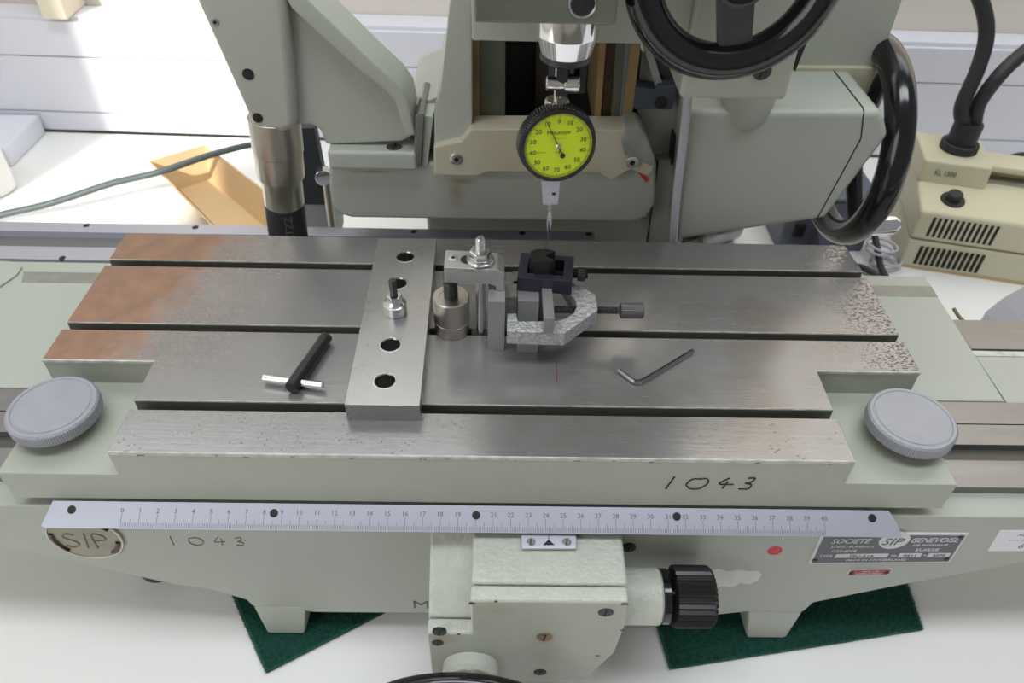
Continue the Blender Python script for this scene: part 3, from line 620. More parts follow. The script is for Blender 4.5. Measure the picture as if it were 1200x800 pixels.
# strap clamp
cl = thing('strap_clamp', 'grey steel strap clamp with washer and hex nut bridging the riser and V-block', 'clamp', (19.5, 10.7, 0))
prof = [(17.72, 4.68), (17.72, 5.85), (21.0, 5.72), (21.42, 5.38), (21.42, 4.12), (20.95, 4.12), (20.9, 4.45), (20.5, 4.6)]
cs = obj('strap', MB().prism(prof, 'y', 9.85, 11.7, .06), mat('strap_steel', (.55, .55, .55, 1), .4, .85, .2, 300, .15, 60), cl)
p = px(542, 303, z=5.8); obj('slot_hole', MB().prism([(x, y) for x, y in circ(.42, (19.1, 10.75), 24)], 'z', 5.7, 5.83), DARK, cl)
p = px(531, 302, z=5.84); screw(cl, (p.x, p.y, 5.83), (0, 0, 1), .3, CHROME2, .04, hexs=True, name='set_screw')
nx, ny = 19.92, 10.7
obj('washer', MB().lathe([(.82, 5.79), (.86, 5.83), (.86, 5.95), (.8, 6.0), (.01, 6.0)], (nx, ny, 0), (0, 0, 1), 40), CHROME2, cl)
obj('hex_nut', MB().prism(hexn(.68, (nx, ny), .15), 'z', 6.0, 6.55, .08), CHROME2, cl)
obj('clamp_bolt', MB().lathe([(.3, -.2), (.3, 6.4)] + sum([[(.3, 6.45 + i * .1), (.25, 6.5 + i * .1)] for i in range(8)], []) + [(.22, 7.3)], (nx, ny, .2), (0, 0, 1), 24), CHROME2, cl)
obj('t_nut', MB().box(19.3, 20.55, 10.3, 10.98, -1.4, -.02), BLACK_STEEL, cl)
# V-block held by a cast clamp frame
BLOCK = mat('block_steel', (0.42, .42, .42, 1), .3, .55, .1, 300, .12, 40)
vb = thing('v_block', 'ground steel V-block assembly standing in the middle of the table', 'v-block', (22, 10, 0))
obj('end_plate', MB().box(20.42, 21.5, 8.8, 11.9, 0, 4.1, .05), BLOCK, vb)
p = px(606, 413, z=0); q = px(630, 413, z=0)
obj('block_foot', MB().box(p.x, q.x, 8.65, 12.2, 0, 1.3, .04), BLOCK, vb)
a, b = px(607, 352, y=9.9), px(632, 352, y=9.9)
obj('block_jaw', MB().box(a.x, b.x, 9.9, 12.6, 1.3, 3.28, .05), BLOCK, vb)
obj('block_web', MB().box(21.5, a.x, 10.6, 12.4, 0, 3.0, .04), STEEL_D, vb)
obj('block_back', MB().box(22.0, 24.6, 12.0, 13.4, 0, 3.0, .04), STEEL_D, vb)
cf = thing('clamp_frame', 'speckled cast clamp frame with chamfered corner around the V-block', 'clamp', (24.5, 10, 1.8))
fz0, fz1 = 1.85, 2.9
P2 = lambda u, v: tuple(px(u, v, z=fz1).xy)
out = [P2(594, 388), P2(662, 390), P2(700.5, 363), P2(698, 345), P2(684, 337), P2(674, 331), (25.6, 13.3), (25.0, 13.4)]
inn = [P2(668, 345), P2(675, 352), P2(675.5, 360), P2(672, 367), P2(662, 373), P2(650, 376), P2(607, 376), P2(605, 367), P2(594.5, 367)]
obj('frame', MB().prism(out + [(25.2, 12.6)] + inn, 'z', fz0, fz1, .05), CAST, cf)
scw = obj('clamp_screw', MB().lathe(sum([[(.25, i * .14), (.2, i * .14 + .07)] for i in range(int(4.6 / .14))], []), (24.35, 10.2, 2.38), (1, 0, 0), 18), BLACK_STEEL, cf)
obj('screw_head', MB().lathe([(.3, 4.5), (.5, 4.58), (.52, 4.75), (.52, 5.95), (.46, 6.05), (.01, 6.05)], (24.35, 10.2, 2.38), (1, 0, 0), 32, ribs=30, ribd=.02), mat('head_steel', (.12, .12, .12, 1), .5, .6, .2, 300), cf)
a, b = px(637.5, 372, y=7.35), px(650, 372, y=7.35); zt = a.z; zb = px(643, 391, y=7.35).z
obj('hook_plate', MB().prism([(7.3, zb), (7.3, zt), (11.2, zt - .5), (11.2, zt - 1.0), (7.55, zt - .5), (7.55, zb)], 'x', a.x, b.x, .03), BLOCK, cf)
# toolmaker's vise
vs_ = thing('small_vise', 'small purple-black open-frame vise resting on the V-block', 'vise', (24.1, 12, 3.3))
ro = -.10; cv = (24.1, 12.1)
W = lambda x0, x1, y0, y1, z0, z1, b=.04: MB().box(x0, x1, y0, y1, z0, z1, b, 2, ro, cv)
obj('vise_rail', W(22.35, 25.85, 10.75, 11.35, 3.3, 4.35), PURPLE, vs_, 'front side of the frame'); obj('vise_rail', W(22.35, 25.85, 13.0, 13.5, 3.3, 4.35), PURPLE, vs_)
obj('vise_end', W(22.35, 22.95, 11.3, 13.05, 3.3, 4.35), PURPLE, vs_); obj('vise_end', W(25.25, 25.85, 11.3, 13.05, 3.3, 4.35), PURPLE, vs_)
obj('vise_floor', W(22.9, 25.3, 11.3, 13.05, 3.3, 3.5), DARK, vs_)
obj('vise_screw', MB().lathe(sum([[(.22, i * .12), (.17, i * .12 + .06)] for i in range(25)], []), (23.9, 12.1, 3.9), (1, -.1, 0), 16), BLACK_STEEL, vs_)
obj('thumb_screw', MB().lathe([(.15, 0), (.15, .3), (.42, .32), (.45, .36), (.45, .75), (.4, .8), (.01, .8)], (25.85, 11.95, 3.95), (1, -.1, 0), 28, ribs=20, ribd=.03), BLACK, vs_)
pn = []
for u, v in ((622, 294), (627, 291.5), (643, 291.5), (651, 294), (640, 299), (651, 304.5), (645, 307), (627, 307), (621, 301)): pn.append(tuple(px(u, v, z=5.3).xy))
obj('notched_workpiece', MB().prism(pn, 'z', 3.5, 5.3, .04), BLACK, label='black notched cylindrical workpiece gripped in the small vise', cat='workpiece')

# ---------------------------------------------------------------- column
cm = thing('machine_column', 'grey-green cast column with cross beam and gear housing behind the table', 'machine column', (28, 36, ZB))
YC = 26.0
def poly(pl, y): return [(px(u, v, y=y).x, px(u, v, y=y).z) for u, v in pl]
beam = poly([(385, 190), (386, 225), (390, 243), (398, 252), (412, 256), (740, 261), (757, 256), (768, 240), (770, 190)], YC)
RC = Vector((28, 36, ZB)); sp = []
for (u, v), rr, k in (((540, 212), (1.6, 3, .5), .8), ((535, 225), (.9, 3, 2.2), .55), ((437, 201), (2.9, 3, .22), .8), ((590, 207), (4, 3, .4), .35)):
    p = px(u, v, y=YC) - RC; sp.append((tuple(p), rr, k))
obj('cross_beam', MB().prism(beam, 'y', YC, 40, .35, 3), stained('stained_beam_paint', PAINT_C, sp), cm)
ap = poly([(508, 172), (508, 206), (560, 207), (572, 202), (650, 203), (702, 203), (716, 212), (740, 199), (757, 207), (765, 203), (768, 186), (758, 170), (740, 152), (552, 151), (540, 165)], 24.6)
obj('apron', MB().prism(ap, 'y', 24.6, 27, .18), PAINT_Y, cm, 'oil-stained front apron with two bolts')
obj('left_cheek', MB().prism(poly([(533, -60), (553, -60), (553.5, 152), (546, 168), (509, 180), (509, 130), (516, 105)], 25.3), 'y', 25.3, 40, .15), PAINT_C, cm)
obj('right_cheek', MB().prism(poly([(736, 152), (750, 150), (757, 160), (768, 186), (764, 196), (748, 188), (732, 183), (728, 165)], 24.2), 'y', 24.2, 27, .15), STAIN, cm)
obj('left_flange', MB().prism(poly([(478, 126), (480, 200), (512, 205), (516, 112)], 28), 'y', 28, 38, .1), PAINT_C, cm)
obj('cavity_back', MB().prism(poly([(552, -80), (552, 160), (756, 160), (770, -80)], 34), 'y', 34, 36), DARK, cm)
obj('lead_screw_guard', MB().prism(poly([(628, 60), (626, 152), (648, 152), (650, 60)], 31), 'y', 31, 33.9, .1), mat('dark_oily_iron', srgb(52, 46, 34), .4, .2), cm)
for u0, u1, w0, w1, m, nm, lab, yd in ((552, 562, 552, 562, TAN, 'painted_strip', None, 26.8), (562, 592, 562, 592, OLIVE, 'column_way', 'left olive-grey ground way', 27),
                         (696, 703, 703, 711, TAN, 'painted_strip', None, 27), (703, 715, 711, 722, BROWN, 'column_way', 'brown oil-stained way', 27.2), (715, 725, 722, 733, OLIVE, 'column_way', None, 27), (725, 729, 733, 740, mat('oiled_clear_strip', srgb(120, 124, 128), .2, .5), 'wiper_strip', None, 26.9), (728, 739, 740, 752, TAN, 'painted_strip', None, 26.8)):
    obj(nm, MB().prism(poly([(u0, 150), (u1, 150), (w1, 45), (w1 + (w1 - u1) * 1.3, -90), (w0 + (w0 - u0) * 1.3, -90), (w0, 45)], yd), 'y', yd, 40, .05), m, cm, lab)
for u, v, y in ((535, 186, 24.6), (741, 190, 24.2)):
    p = px(u, v, y=y); b_ = screw(cm, p, (0, -1, 0), .48, CHROME2, .12, hexs=True, name='cap_screw')
a, b = px(744, 200, y=24.15), px(759, 213, y=25.9)
obj('red_paint_mark', MB().hull([px(u, v, y=25.98) for u, v in ((746, 200), (750, 197), (761, 211), (757, 214))], [px(u, v, y=25.9) for u, v in ((746, 200), (750, 197), (761, 211), (757, 214))]), RED, cm, 'red paint mark beside the right bolt')
# pedestal below and right of the beam
obj('pedestal', MB().box(14.2, 36.5, 32, 60, ZB, 2, .6), PAINT_C, cm)
obj('side_fillet', MB().prism(poly([(757, 285), (768, 188), (802, 185), (800, 285)], 27.5), 'y', 27.5, 40, .2), PAINT_C, cm)
obj('seam', MB().tube([px(758, 285, y=27.4), px(765, 235, y=27.4), px(771, 188, y=27.4)], .07, 6), DARK, cm)
obj('side_cover', MB().prism(poly([(745, 127), (768, 190), (809, 190), (812, 90), (790, 100), (745, 127)][:1] + [(768, 190), (800, 190), (815, 60), (752, 60)], 28.5), 'y', 28.5, 40, .1), PAINT_C, cm)
obj('black_block', MB().prism(poly([(790, 160), (786, 193), (798, 195), (803, 160)], 27.2), 'y', 27.2, 28.8, .05), BLACK, cm)
bk = obj('wiper_bracket', MB().prism(poly([(743, 101), (742, 128), (788, 129), (793, 101), (772, 100), (768, 106)], 26.8), 'y', 26.8, 28.4, .08), mat('blue_grey_bracket', srgb(70, 76, 86), .4, .2), cm, 'blue-grey bracket with screw')
p = px(775, 120, y=26.8); screw(cm, p, (0, -1, 0), .5, BLACK, .06)
obj('angled_rib', MB().prism(poly([(752, 48), (762, 52), (778, 103), (768, 103)], 27.3), 'y', 27.3, 28.4, .05), STAIN, cm)
obj('angled_rib', MB().prism(poly([(762, 42), (795, 42), (800, 100), (780, 101)], 27.9), 'y', 27.9, 28.6, .05), BLACK_STEEL, cm)
# right housing
hs = poly([(806, 130), (790, 283), (957, 258), (968, 256.5), (1042, 160), (1038, 142), (1033, 130)], 24)
obj('gear_housing', MB().prism(hs, 'y', 24, 33, .5, 4), PAINT_C, cm, 'big grey-green gear housing')
zs_ = hs[0][1]
xs1 = px(1010, 141, y=24).x; zs2 = hs[0][1] + (hs[6][1] - hs[0][1]) * (xs1 - hs[0][0]) / (hs[6][0] - hs[0][0])
obj('end_cap_seam', MB().tube([(xs1, 32.6, zs2 + .02), (xs1, 24.5, zs2 + .02), (xs1, 24.14, zs2 - .14), (xs1, 23.99, zs2 - .5), px(1009, 162, y=23.99), px(957, 257, y=23.99)], .05, 6), DARK, cm)
obj('upper_column', MB().prism((lambda q: [q[0], q[1], (q[1][0], 34), (q[0][0], 34)])(poly([(880, 82), (1029, 82)], 31.5)), 'y', 31.5, 45, .15), PAINT_C, cm)
obj('column_skirt', MB().prism(poly([(800, 110), (1020, 110), (1029, 80), (800, 78)], 31.0), 'y', 31.0, 45, .08), PAINT_Y, cm)
obj('conical_boss', MB().lathe([(.4, 7.6), (1.2, 8.0), (1.75, 8.9), (1.95, 10.5), (2.0, 15)], (38.9, 25.2, 0), (0, 0, 1), 40), PAINT_C, cm)
# hanging pale cable
hp = [px(808, 60, y=23.2), px(806, 115, y=23.2), px(800, 170, y=23.2), px(792, 240, y=23.5), px(788, 300, y=24)]
obj('hanging_cable', MB().tube(hp, .33, 10, 6), WCABLE, label='pale cable hanging down beside the gear housing', cat='cable')

# ---------------------------------------------------------------- side arm with steel barrel
am = thing('side_arm', 'grey tapered arm bolted to the beam, holding the steel barrel', 'machine arm', (8, 27, -4))
hub = poly([(196, -70), (228, 0), (262, 75), (294, 146), (304, 156), (330, 158), (347, 152), (344, 100), (338, 40), (330, -70)], 25)
obj('arm_hub', MB().prism(hub, 'y', 25, 29.5, .7, 5), PAINT_C, am)
web = poly([(325, -70), (318, 155), (350, 149), (364, 148), (374, 154), (381, 172), (470, 168), (486, 160), (476, 115), (465, 100), (432, 70), (358, 0), (300, -60)], 26)
obj('arm_web', MB().prism(web, 'y', 26.2, 28.5, .3), PAINT_C, am)
rid = poly([(300, -60), (350, -10), (432, 70), (466, 101), (478, 118), (487, 162), (474, 162), (462, 122), (450, 108), (416, 82), (340, 12)], 25)
obj('arm_rib', MB().prism(rid, 'y', 25.2, 29.3, .3), PAINT_C, am)
a = px(386, 199, y=25.2); b = px(489, 199, y=25.2); zt = px(430, 178, y=25.2).z
obj('arm_foot', MB().box(a.x, b.x, 25.2, 31, a.z, zt, .3, 3), PAINT_C, am)
p = px(462, 172, z=zt); screw(am, (p.x, p.y, zt - .02), (0, 0, 1), .62, STEEL_D, .05)
obj('dovetail_strip', MB().hull(*[[Vector((*q, 0)) if False else Vector((q[0], y, q[1])) for q in poly([(487, 135), (491, 132), (497, 134), (493, 196), (484, 197)], 25.4)] for y in (25.4, 31)], .05), STEEL_D, am)
obj('dovetail_strip', MB().hull(*[[Vector((q[0], y, q[1])) for q in poly([(497, 136), (508, 136), (501, 194), (494, 196)], 25.8)] for y in (25.8, 31)], .05), PAINT_C, am)
for u, v, r in ((252, 26, .28), (291, 87, .42), (302, 138, .38)):
    p = px(u, v, y=25); screw(am, p, (0, -1, 0), r, BLACK if r > .3 else STEEL_D, .05, hexs=(r < .3), slot=True)
br = thing('steel_barrel', 'stepped steel barrel with black sleeve hanging under the side arm', 'barrel', (3.8, 26.7, -4.4))
yb = 26.9
def bar_at(v): return (px((295 + (v - 155) * .245 + 352 + (v - 155) * .10) / 2, v, y=yb))
t = bar_at(150); m1 = bar_at(176); m2 = bar_at(206); m3 = bar_at(238); e = px(340, 292, y=yb)
ax = (e - t).normalized()
L_ = lambda p: (p - t).dot(ax)
obj('barrel_upper', MB().cyl(t - ax * 1.0, t + ax * L_(m1), 1.95, n=48, ch=.04), NICKEL, br); obj('barrel_ring', MB().cyl(t + ax * (L_(m1) + .01), t + ax * L_(m2), 1.86, n=48, ch=.05), NICKEL, br)
obj('barrel_lower', MB().cyl(t + ax * L_(m2), t + ax * L_(m3), 1.6, n=48, ch=.04), NICKEL, br)
sl = obj('black_sleeve', MB().cyl(t + ax * L_(m3), t + ax * min(L_(e), L_(m3) + 3.6), 1.62, n=48, ch=.05), RUBBER, br)
mb = MB(); Nn = Vector((.35, -.93, 0)).normalized(); Nn = (Nn - ax * Nn.dot(ax)).normalized(); text_into(mb, 'BTZZ', t + ax * (L_(m3) + 1.5) + Nn * 1.55, -ax, Nn.cross(-ax), .6, 2.3, t=.1); obj('sleeve_letters', mb, INKG, br, smooth=False)
# dark plate and bits behind the barrel
obj('black_panel', MB().hull([px(u, v, y=35) for u, v in ((345, 150), (352, 240), (386, 240), (368, 150))], [px(u, v, y=35) + Vector((0, 1.2, 0)) for u, v in ((345, 150), (352, 240), (386, 240), (368, 150))], .05), mat('blue_black_panel', srgb(38, 44, 48), .5), cm, 'black panel behind the barrel')
obj('panel_base', MB().prism(poly([(345, 238), (389, 240), (392, 300), (345, 300)], 36), 'y', 36, 42, .2), SHEET, cm)
obj('panel_rod', MB().tube([px(380, 196, y=34.5), px(392, 290, y=34.5)], .35, 12), NICKEL, cm)
p = px(379, 203, y=34.2); obj('panel_knob', MB().lathe([(.6, 0), (.75, .1), (.75, .9), (.6, 1)], p, (.2, -1, 0), 24), CHROME, cm)

# ---------------------------------------------------------------- spindle head, chuck, indicator
hd = thing('spindle_head', 'grey-green spindle head block above the chuck', 'spindle head', (26, 16, 17))
a = px(553, 48, y=14); b = px(741, 48, y=14)
obj('head_block', MB().box(a.x, b.x + 3, 14, 25.2, a.z, 34, .12), PAINT, hd)
a = px(556, 27, y=8.7); b = px(722, 27, y=8.7)
obj('spindle_nose', MB().box(a.x, b.x, 8.7, 14.2, a.z, 34, .15, 3), mat('oily_grey_casting', srgb(122, 124, 114), .3, .3, .2, 60, .3, 20), hd)
p = px(683, 4, y=8.7); ss = screw(hd, p, (0, -1, 0), .52, BLACK, .12, hexs=True, name='cap_screw')
obj('screw_ring', MB().torus(p, (0, 1, 0), .6, .07, 32, 8), STEEL_D, hd)
CY = 10.7; cc = px(667, 50, y=CY - 1.4); cxh = cc.x
zT = px(667, 26, y=CY - 1.6).z; zA = px(667, 54, y=CY - 1.6).z; zB_ = px(667, 74, y=CY - 1.3).z; zC = px(667, 80, y=CY - 1.3).z
ck = thing('drill_chuck', 'polished chrome chuck holding the indicator stem', 'chuck', (cxh, CY, zC - 2))
obj('chuck_sleeve', MB().lathe([(1.5, zT + 1.2), (1.55, zT), (1.55, zA + .05), (1.52, zA), (1.27, zB_)], (cxh, CY, 0), (0, 0, 1), 64), CHROME, ck)
obj('chuck_ring', MB().lathe([(1.3, zB_), (1.3, zC), (1.1, zC - .15)], (cxh, CY, 0), (0, 0, 1), 48), BLACK_STEEL, ck)
for k in range(3):
    t_ = .3 + k * 2 * PI / 3; x, y = cxh + .62 * math.cos(t_), CY + .62 * math.sin(t_)
    obj('jaw', MB().box(x - .22, x + .22, y - .3, y + .3, zC - 1.7, zC, .04, 2, t_), BLACK, ck)
zr = px(655, 93, y=CY).z; a = px(640, 93, y=CY - .5); b = px(678, 93, y=CY - .5)
obj('cross_pin', MB().cyl((a.x, CY - .5, zr), (b.x, CY - .5, zr), .36, ch=.06), CHROME2, ck)
n0 = px(661, 93, y=CY - .5); obj('clamp_nut', MB().cyl((n0.x, CY - .45, zr), (b.x + .05, CY - .45, zr), .48, ch=.06), CHROME2, ck)
obj('side_jaw', MB().box(px(678, 90, y=CY).x, px(686, 90, y=CY).x, CY - .4, CY + .4, zr - .55, zC, .05), BLACK, ck)
# dial test indicator
DC = px(654.5, 172, y=9.5)
DN = Vector((.17, -1, .02)).normalized(); DX = Vector((0, 0, 1)).cross(-DN).normalized() * 1
DX = (-DN).cross(Vector((0, 0, 1))).normalized(); DY = DX.cross(-DN).normalized()
if DY.z < 0: DY = -DY
if DX.x < 0: DX = -DX
di = thing('dial_indicator', 'yellow-faced dial test indicator with knurled black bezel, hanging from the chuck', 'dial indicator', DC)
DR = 2.08
obj('indicator_body', MB().lathe([(DR * .8, -.95), (DR * .95, -.8), (DR * .95, -.3)], DC, DN, 64), ALU, di)
obj('bezel', MB().lathe([(DR * .98, -.92), (DR * 1.03, -.85), (DR * 1.02, -.24), (DR * 1.0, -.2)], DC, DN, 60, ribs=80, ribd=.07), BLACK, di)
obj('bezel_ring', MB().lathe([(DR * .98, -.12), (DR * .98, .02), (DR * .9, .07), (DR * .885, -.02), (DR * .9, -.14)], DC, DN, 80, close=False), BLACK, di)
fc = obj('dial_face', MB().lathe([(DR * .915, -.3), (DR * .915, -.1), (.01, -.1)], DC, DN, 80), YEL, di)
def dp(a, r, h=-.095): return DC + (DX * math.sin(a) + DY * math.cos(a)) * r + DN * h
mb = MB()
for i in range(14):
    n_ = i * 10 if i <= 7 else (14 - i) * 10
    text_into(mb, str(n_), dp(i * 2 * PI / 14, 1.4), DX, DY, .25, t=.008)
text_into(mb, 'Mitutoyo', dp(0, .74), DX, DY, .3, 1.25, t=.008); text_into(mb, '1.0', dp(PI, .36), DX, DY, .12, .24, t=.008)
obj('dial_numerals', mb, INK, fc, smooth=False)
mb = MB(); text_into(mb, 'MADE IN JAPAN', dp(0, .42), DX, DY, .07, .8, t=.006); text_into(mb, '0.01mm', dp(-1.9, .95), DX, DY, .1, .5, t=.006)
obj('small_print', mb, mat('olive_print', srgb(140, 150, 40), .5), fc, smooth=False)
mb = MB()
for i in range(140):
    t_ = 2 * PI * i / 140; r0 = 1.62 if i % 10 == 0 else (1.68 if i % 5 == 0 else 1.72)
    mb.tube([dp(t_, r0), dp(t_, 1.8)], .014, 4)
obj('dial_graduations', mb, INKG, fc, kind='stuff', smooth=False)
an = -.45
obj('needle', MB().tube([dp(an + PI, .68, -.03), dp(an, 0, -.03), dp(an, 1.62, -.03)], [.04, .035, .012], 6).lathe([(.14, -.05), (.14, -.02)], dp(an + PI, .62, 0), DN, 20), INK, di)
obj('needle_boss', MB().lathe([(.15, -.08), (.15, 0), (.1, .04), (.01, .04)], DC, DN, 24), CHROME2, di)
obj('crystal', MB().lathe([(DR * .9, .02), (DR * .9, .05), (.01, .06)], DC, DN, 64, close=False), GLASS, di)
zt_ = px(652, 112, y=CY).z; zb_ = px(652, 133, y=CY).z
sxx = px(653, 115, y=CY).x
obj('stem_collar', MB().lathe([(.62, zb_), (.65, zb_ + .08), (.65, zt_ - .3), (.58, zt_ - .2), (.2, zt_ - .2)], (sxx, CY, 0), (0, 0, 1), 40, ribs=44, ribd=.02), NICKEL, di)
obj('stem', MB().cyl((sxx, CY, zt_ - .3), (sxx, CY, zC - .3), .2), CHROME2, di)
a = px(645, 219, y=10.6)
obj('lower_housing', MB().hull([px(636, 240, y=10.4), px(654, 240, y=10.4), px(654, 240, y=10.4) + Vector((0, .9, 0)), px(636, 240, y=10.4) + Vector((0, .9, 0))], [px(634.5, 212, y=10.4), px(657, 212, y=10.4), px(657, 212, y=10.4) + Vector((0, .9, 0)), px(634.5, 212, y=10.4) + Vector((0, .9, 0))], .05), ALU, di)
p = px(649, 227, y=10.4); obj('index_window', MB().box(p.x - .1, p.x + .1, 10.36, 10.42, p.z - .07, p.z + .07), INK, di)
tA = px(644.5, 238, y=10.9); tB = px(644, 246, y=11.0); tC = px(643, 276, y=12.2); tD = px(638.5, 291, y=12.6)
obj('stylus', MB().tube([tA, tB], .12, 10).tube([tB, tB + (tC - tB) * .12, tB + (tC - tB) * .5, tC], [.14, .17, .17, .07], 12).tube([tC, tD], .035, 8), CHROME2, di)

# ---------------------------------------------------------------- handwheels
wc = Vector((31.84, 10.0, 23.0))
hw = thing('handwheel', 'glossy black handwheel at the top, in front of the spindle drive box', 'handwheel', wc)
obj('wheel_rim', MB().torus(wc, (0, 1, 0), 4.3, .9, 80, 20), BAKE, hw)
obj('wheel_hub', MB().lathe([(1.3, -1.2), (1.3, 1.4), (1.0, 1.6)], wc, (0, -1, 0), 32), BAKE, hw)
for k in range(3):
    t_ = -PI / 2 + .18 + k * 2 * PI / 3; d = Vector((math.cos(t_), 0, math.sin(t_)))
    n1 = Vector((-d.z, 0, d.x))
    mb = MB().hull([wc + d * 1 + n1 * .9 + Vector((0, -.25, 0)), wc + d * 1 - n1 * .9 + Vector((0, -.25, 0)), wc + d * 1 - n1 * .9 + Vector((0, .35, 0)), wc + d * 1 + n1 * .9 + Vector((0, .35, 0))],
                   [wc + d * 3.9 + n1 * .8 + Vector((0, -.25, 0)), wc + d * 3.9 - n1 * .8 + Vector((0, -.25, 0)), wc + d * 3.9 - n1 * .8 + Vector((0, .35, 0)), wc + d * 3.9 + n1 * .8 + Vector((0, .35, 0))], .12)
    obj('spoke', mb, mat('dark_grey_spoke', srgb(72, 74, 72), .35, .3), hw)
dbx = thing('drive_box', 'grey-green drive box with slotted screw behind the top handwheel', 'drive box', (34.5, 17, 14.7))
a = px(796, 116, y=13.5); b = px(921, 117, y=13.5)
obj('box_casting', MB().box(a.x, b.x, 13.5, 24, a.z, 34, .3, 3), PAINT, dbx)
p = px(893, 83, y=13.5); screw(dbx, p, (0, -1, 0), .52, BLACK_STEEL, .06)
obj('wheel_shaft', MB().cyl((31.84, 11.25, 23.0), (31.84, 13.6, 23.0), .7), STEEL_D, dbx)
obj('side_lever', MB().hull([px(u, v, y=15) for u, v in ((932, 85), (930, 75), (940, 42), (946, 50))], [px(u, v, y=15) + Vector((0, .5, 0)) for u, v in ((932, 85), (930, 75), (940, 42), (946, 50))], .05), BLACK, dbx)
w2 = Vector((51.0, 32.0, 3.5))
hr = thing('handwheel', 'large glossy black handwheel at the right end of the gear housing', 'handwheel', w2)
obj('wheel_rim', MB().torus(w2, (1, 0, 0), 7.7, 1.15, 80, 20), BAKE, hr)
obj('wheel_hub', MB().cyl(w2 + Vector((-2, 0, 0)), w2 + Vector((1, 0, 0)), 1.6), BAKE, hr)
for k in range(3):
    t_ = -2.4 + k * 2 * PI / 3; d = Vector((0, math.cos(t_), math.sin(t_))); obj('spoke', MB().cyl(w2 + d * 1.2, w2 + d * 7.4, .75, .6), BAKE, hr)
hp = w2 + Vector((0, math.cos(-1.9), math.sin(-1.9))) * 7.7
a = px(1003, 265, y=hp.y)
a = Vector((51.8, 28.5, px(1003, 265, y=28.5).z)); 
obj('chrome_handle', MB().lathe([(.5, 0), (.75, .3), (.9, 1.5), (.85, 3.6), (.55, 4.1), (.01, 4.15)], a, (1, .05, .02), 32), CHROME, hr)

# ---------------------------------------------------------------- cold light source
LO = Vector((69.17, 46.91, ZB)); LU = Vector((.96947, -.24523, 0)); LB = Vector((.24523, .96947, 0))
def lp(x, w_, h): return LO + LU * x + LB * w_ + Vector((0, 0, h))
ls = thing('cold_light_source', 'cream plastic fibre-optic lamp box with vents and dimmer knob', 'lamp box', lp(9, 8, 0))
def lprism(prof, x0, x1, bev, seg=3): return MB().hull([lp(x0, w_, h) for w_, h in prof], [lp(x1, w_, h) for w_, h in prof], bev, seg)
obj('lower_shell', lprism([(.1, .35), (.1, 4.1), (14, 4.1), (14, .35)], 0.05, 21, .4), CREAM, ls)
up_ = obj('upper_shell', lprism([(0, 4.2), (0, 8.0), (5.3, 9.0), (14, 9.0), (14, 4.2)], 0, 21, .5), CREAM, ls)
obj('lamp_tower', lprism([(5.2, 8.8), (5.6, 11.6), (13, 11.6), (13.3, 8.8)], -.1, 7.4, .35), CREAM, ls)
obj('handle_ridge', lprism([(7.2, 10.2), (7.2, 11.1), (11, 11.1), (11, 10.2)], 7.3, 21, .3), CREAM, ls)
obj('handle_recess', lprism([(5.8, 8.9), (8, 9.1), (11, 9.1), (11, 8.9)], 7.7, 20, .05), mat('recess_grey', srgb(150, 148, 132), .6), ls)
obj('handle_web', lprism([(9, 9), (9, 10.4), (11, 10.4), (11, 9)], 7.3, 21, .1), CREAM, ls)
obj('base_strip', lprism([(.3, 0), (.3, .4), (13.8, .4), (13.8, 0)], .3, 20.8, .05), CARD, ls)
def slots(n, x0, x1, z0, z1):
    for i in range(n):
        x = x0 + (x1 - x0) * i / (n - 1); ww = .17; sk_ = .0
        q = [lp(x - ww, -.03, z0), lp(x + ww, -.03, z0), lp(x + ww + sk_, -.03, z1), lp(x - ww + sk_, -.03, z1)]
        obj('vent_slot', MB().hull([p + LB * .12 for p in q], q), DARK, ls)
slots(12, 1.75, 8.5, 4.85, 7.4); slots(12, 1.8, 8.6, .9, 3.4)
kx, kw = 3.6, 2.6; pn_ = Vector((0, 0, 1)) * math.cos(.19) - LB * math.sin(.19); kc = lp(kx, kw, 8.5)
obj('dimmer_disc', MB().lathe([(1.35, 0), (1.3, .15), (1.0, .18)], kc, pn_, 40), RUBBER, ls)
obj('dimmer_knob', MB().lathe([(.8, .15), (.8, .95), (.7, 1.05), (.01, 1.05)], kc, pn_, 32), RUBBER, ls)
mb = MB(); text_into(mb, 'KL 1500', lp(2.6, 5.33, 10.3), LU, Vector((0, 0, 1)) * .99 + LB * .14, .6, 2.3, t=.03); obj('lettering', mb, INKG, ls, smooth=False)
sc0 = lp(4.1, 9.4, 11.55)
obj('socket_ring', MB().lathe([(2.0, 0), (2.1, .1), (2.1, .95), (1.95, 1.05), (1.7, 1.05)], sc0, (0, 0, 1), 48, ribs=40, ribd=.06), RUBBER, ls)
obj('light_guide_plug', MB().lathe([(1.6, .9), (1.6, 3.3), (1.5, 3.45), (.01, 3.45)], sc0, (0, 0, 1), 40), RUBBER, ls)
yg = sc0.y
g1 = [sc0 + Vector((-.55, 0, 3.2)), px(1127, 125, y=yg), px(1146, 80, y=yg + 1), px(1156, 40, y=yg + 2), px(1149, 0, y=yg + 3), px(1120, -60, y=yg + 3)]
g2 = [sc0 + Vector((.6, 0, 3.2)), px(1147, 122, y=yg), px(1168, 92, y=yg), px(1190, 70, y=yg + 1), px(1215, 52, y=yg + 2), px(1260, 35, y=yg + 4)]
obj('light_guide', MB().tube(g1, .82, 16, 8), RUBBER, label='black light guide rising straight up from the lamp box', cat='light guide')
obj('light_guide', MB().tube(g2, .82, 16, 8), RUBBER, label='black light guide bending away to the right edge', cat='light guide')
obj('power_cable', MB().tube([px(1175, 187, y=62), px(1200, 181, y=62), px(1240, 185, y=62), (100, 60, ZB + .4), (115, 55, ZB + .4)], .35, 10, 6), RUBBER, label='thin black cable behind the cream lamp box', cat='cable')

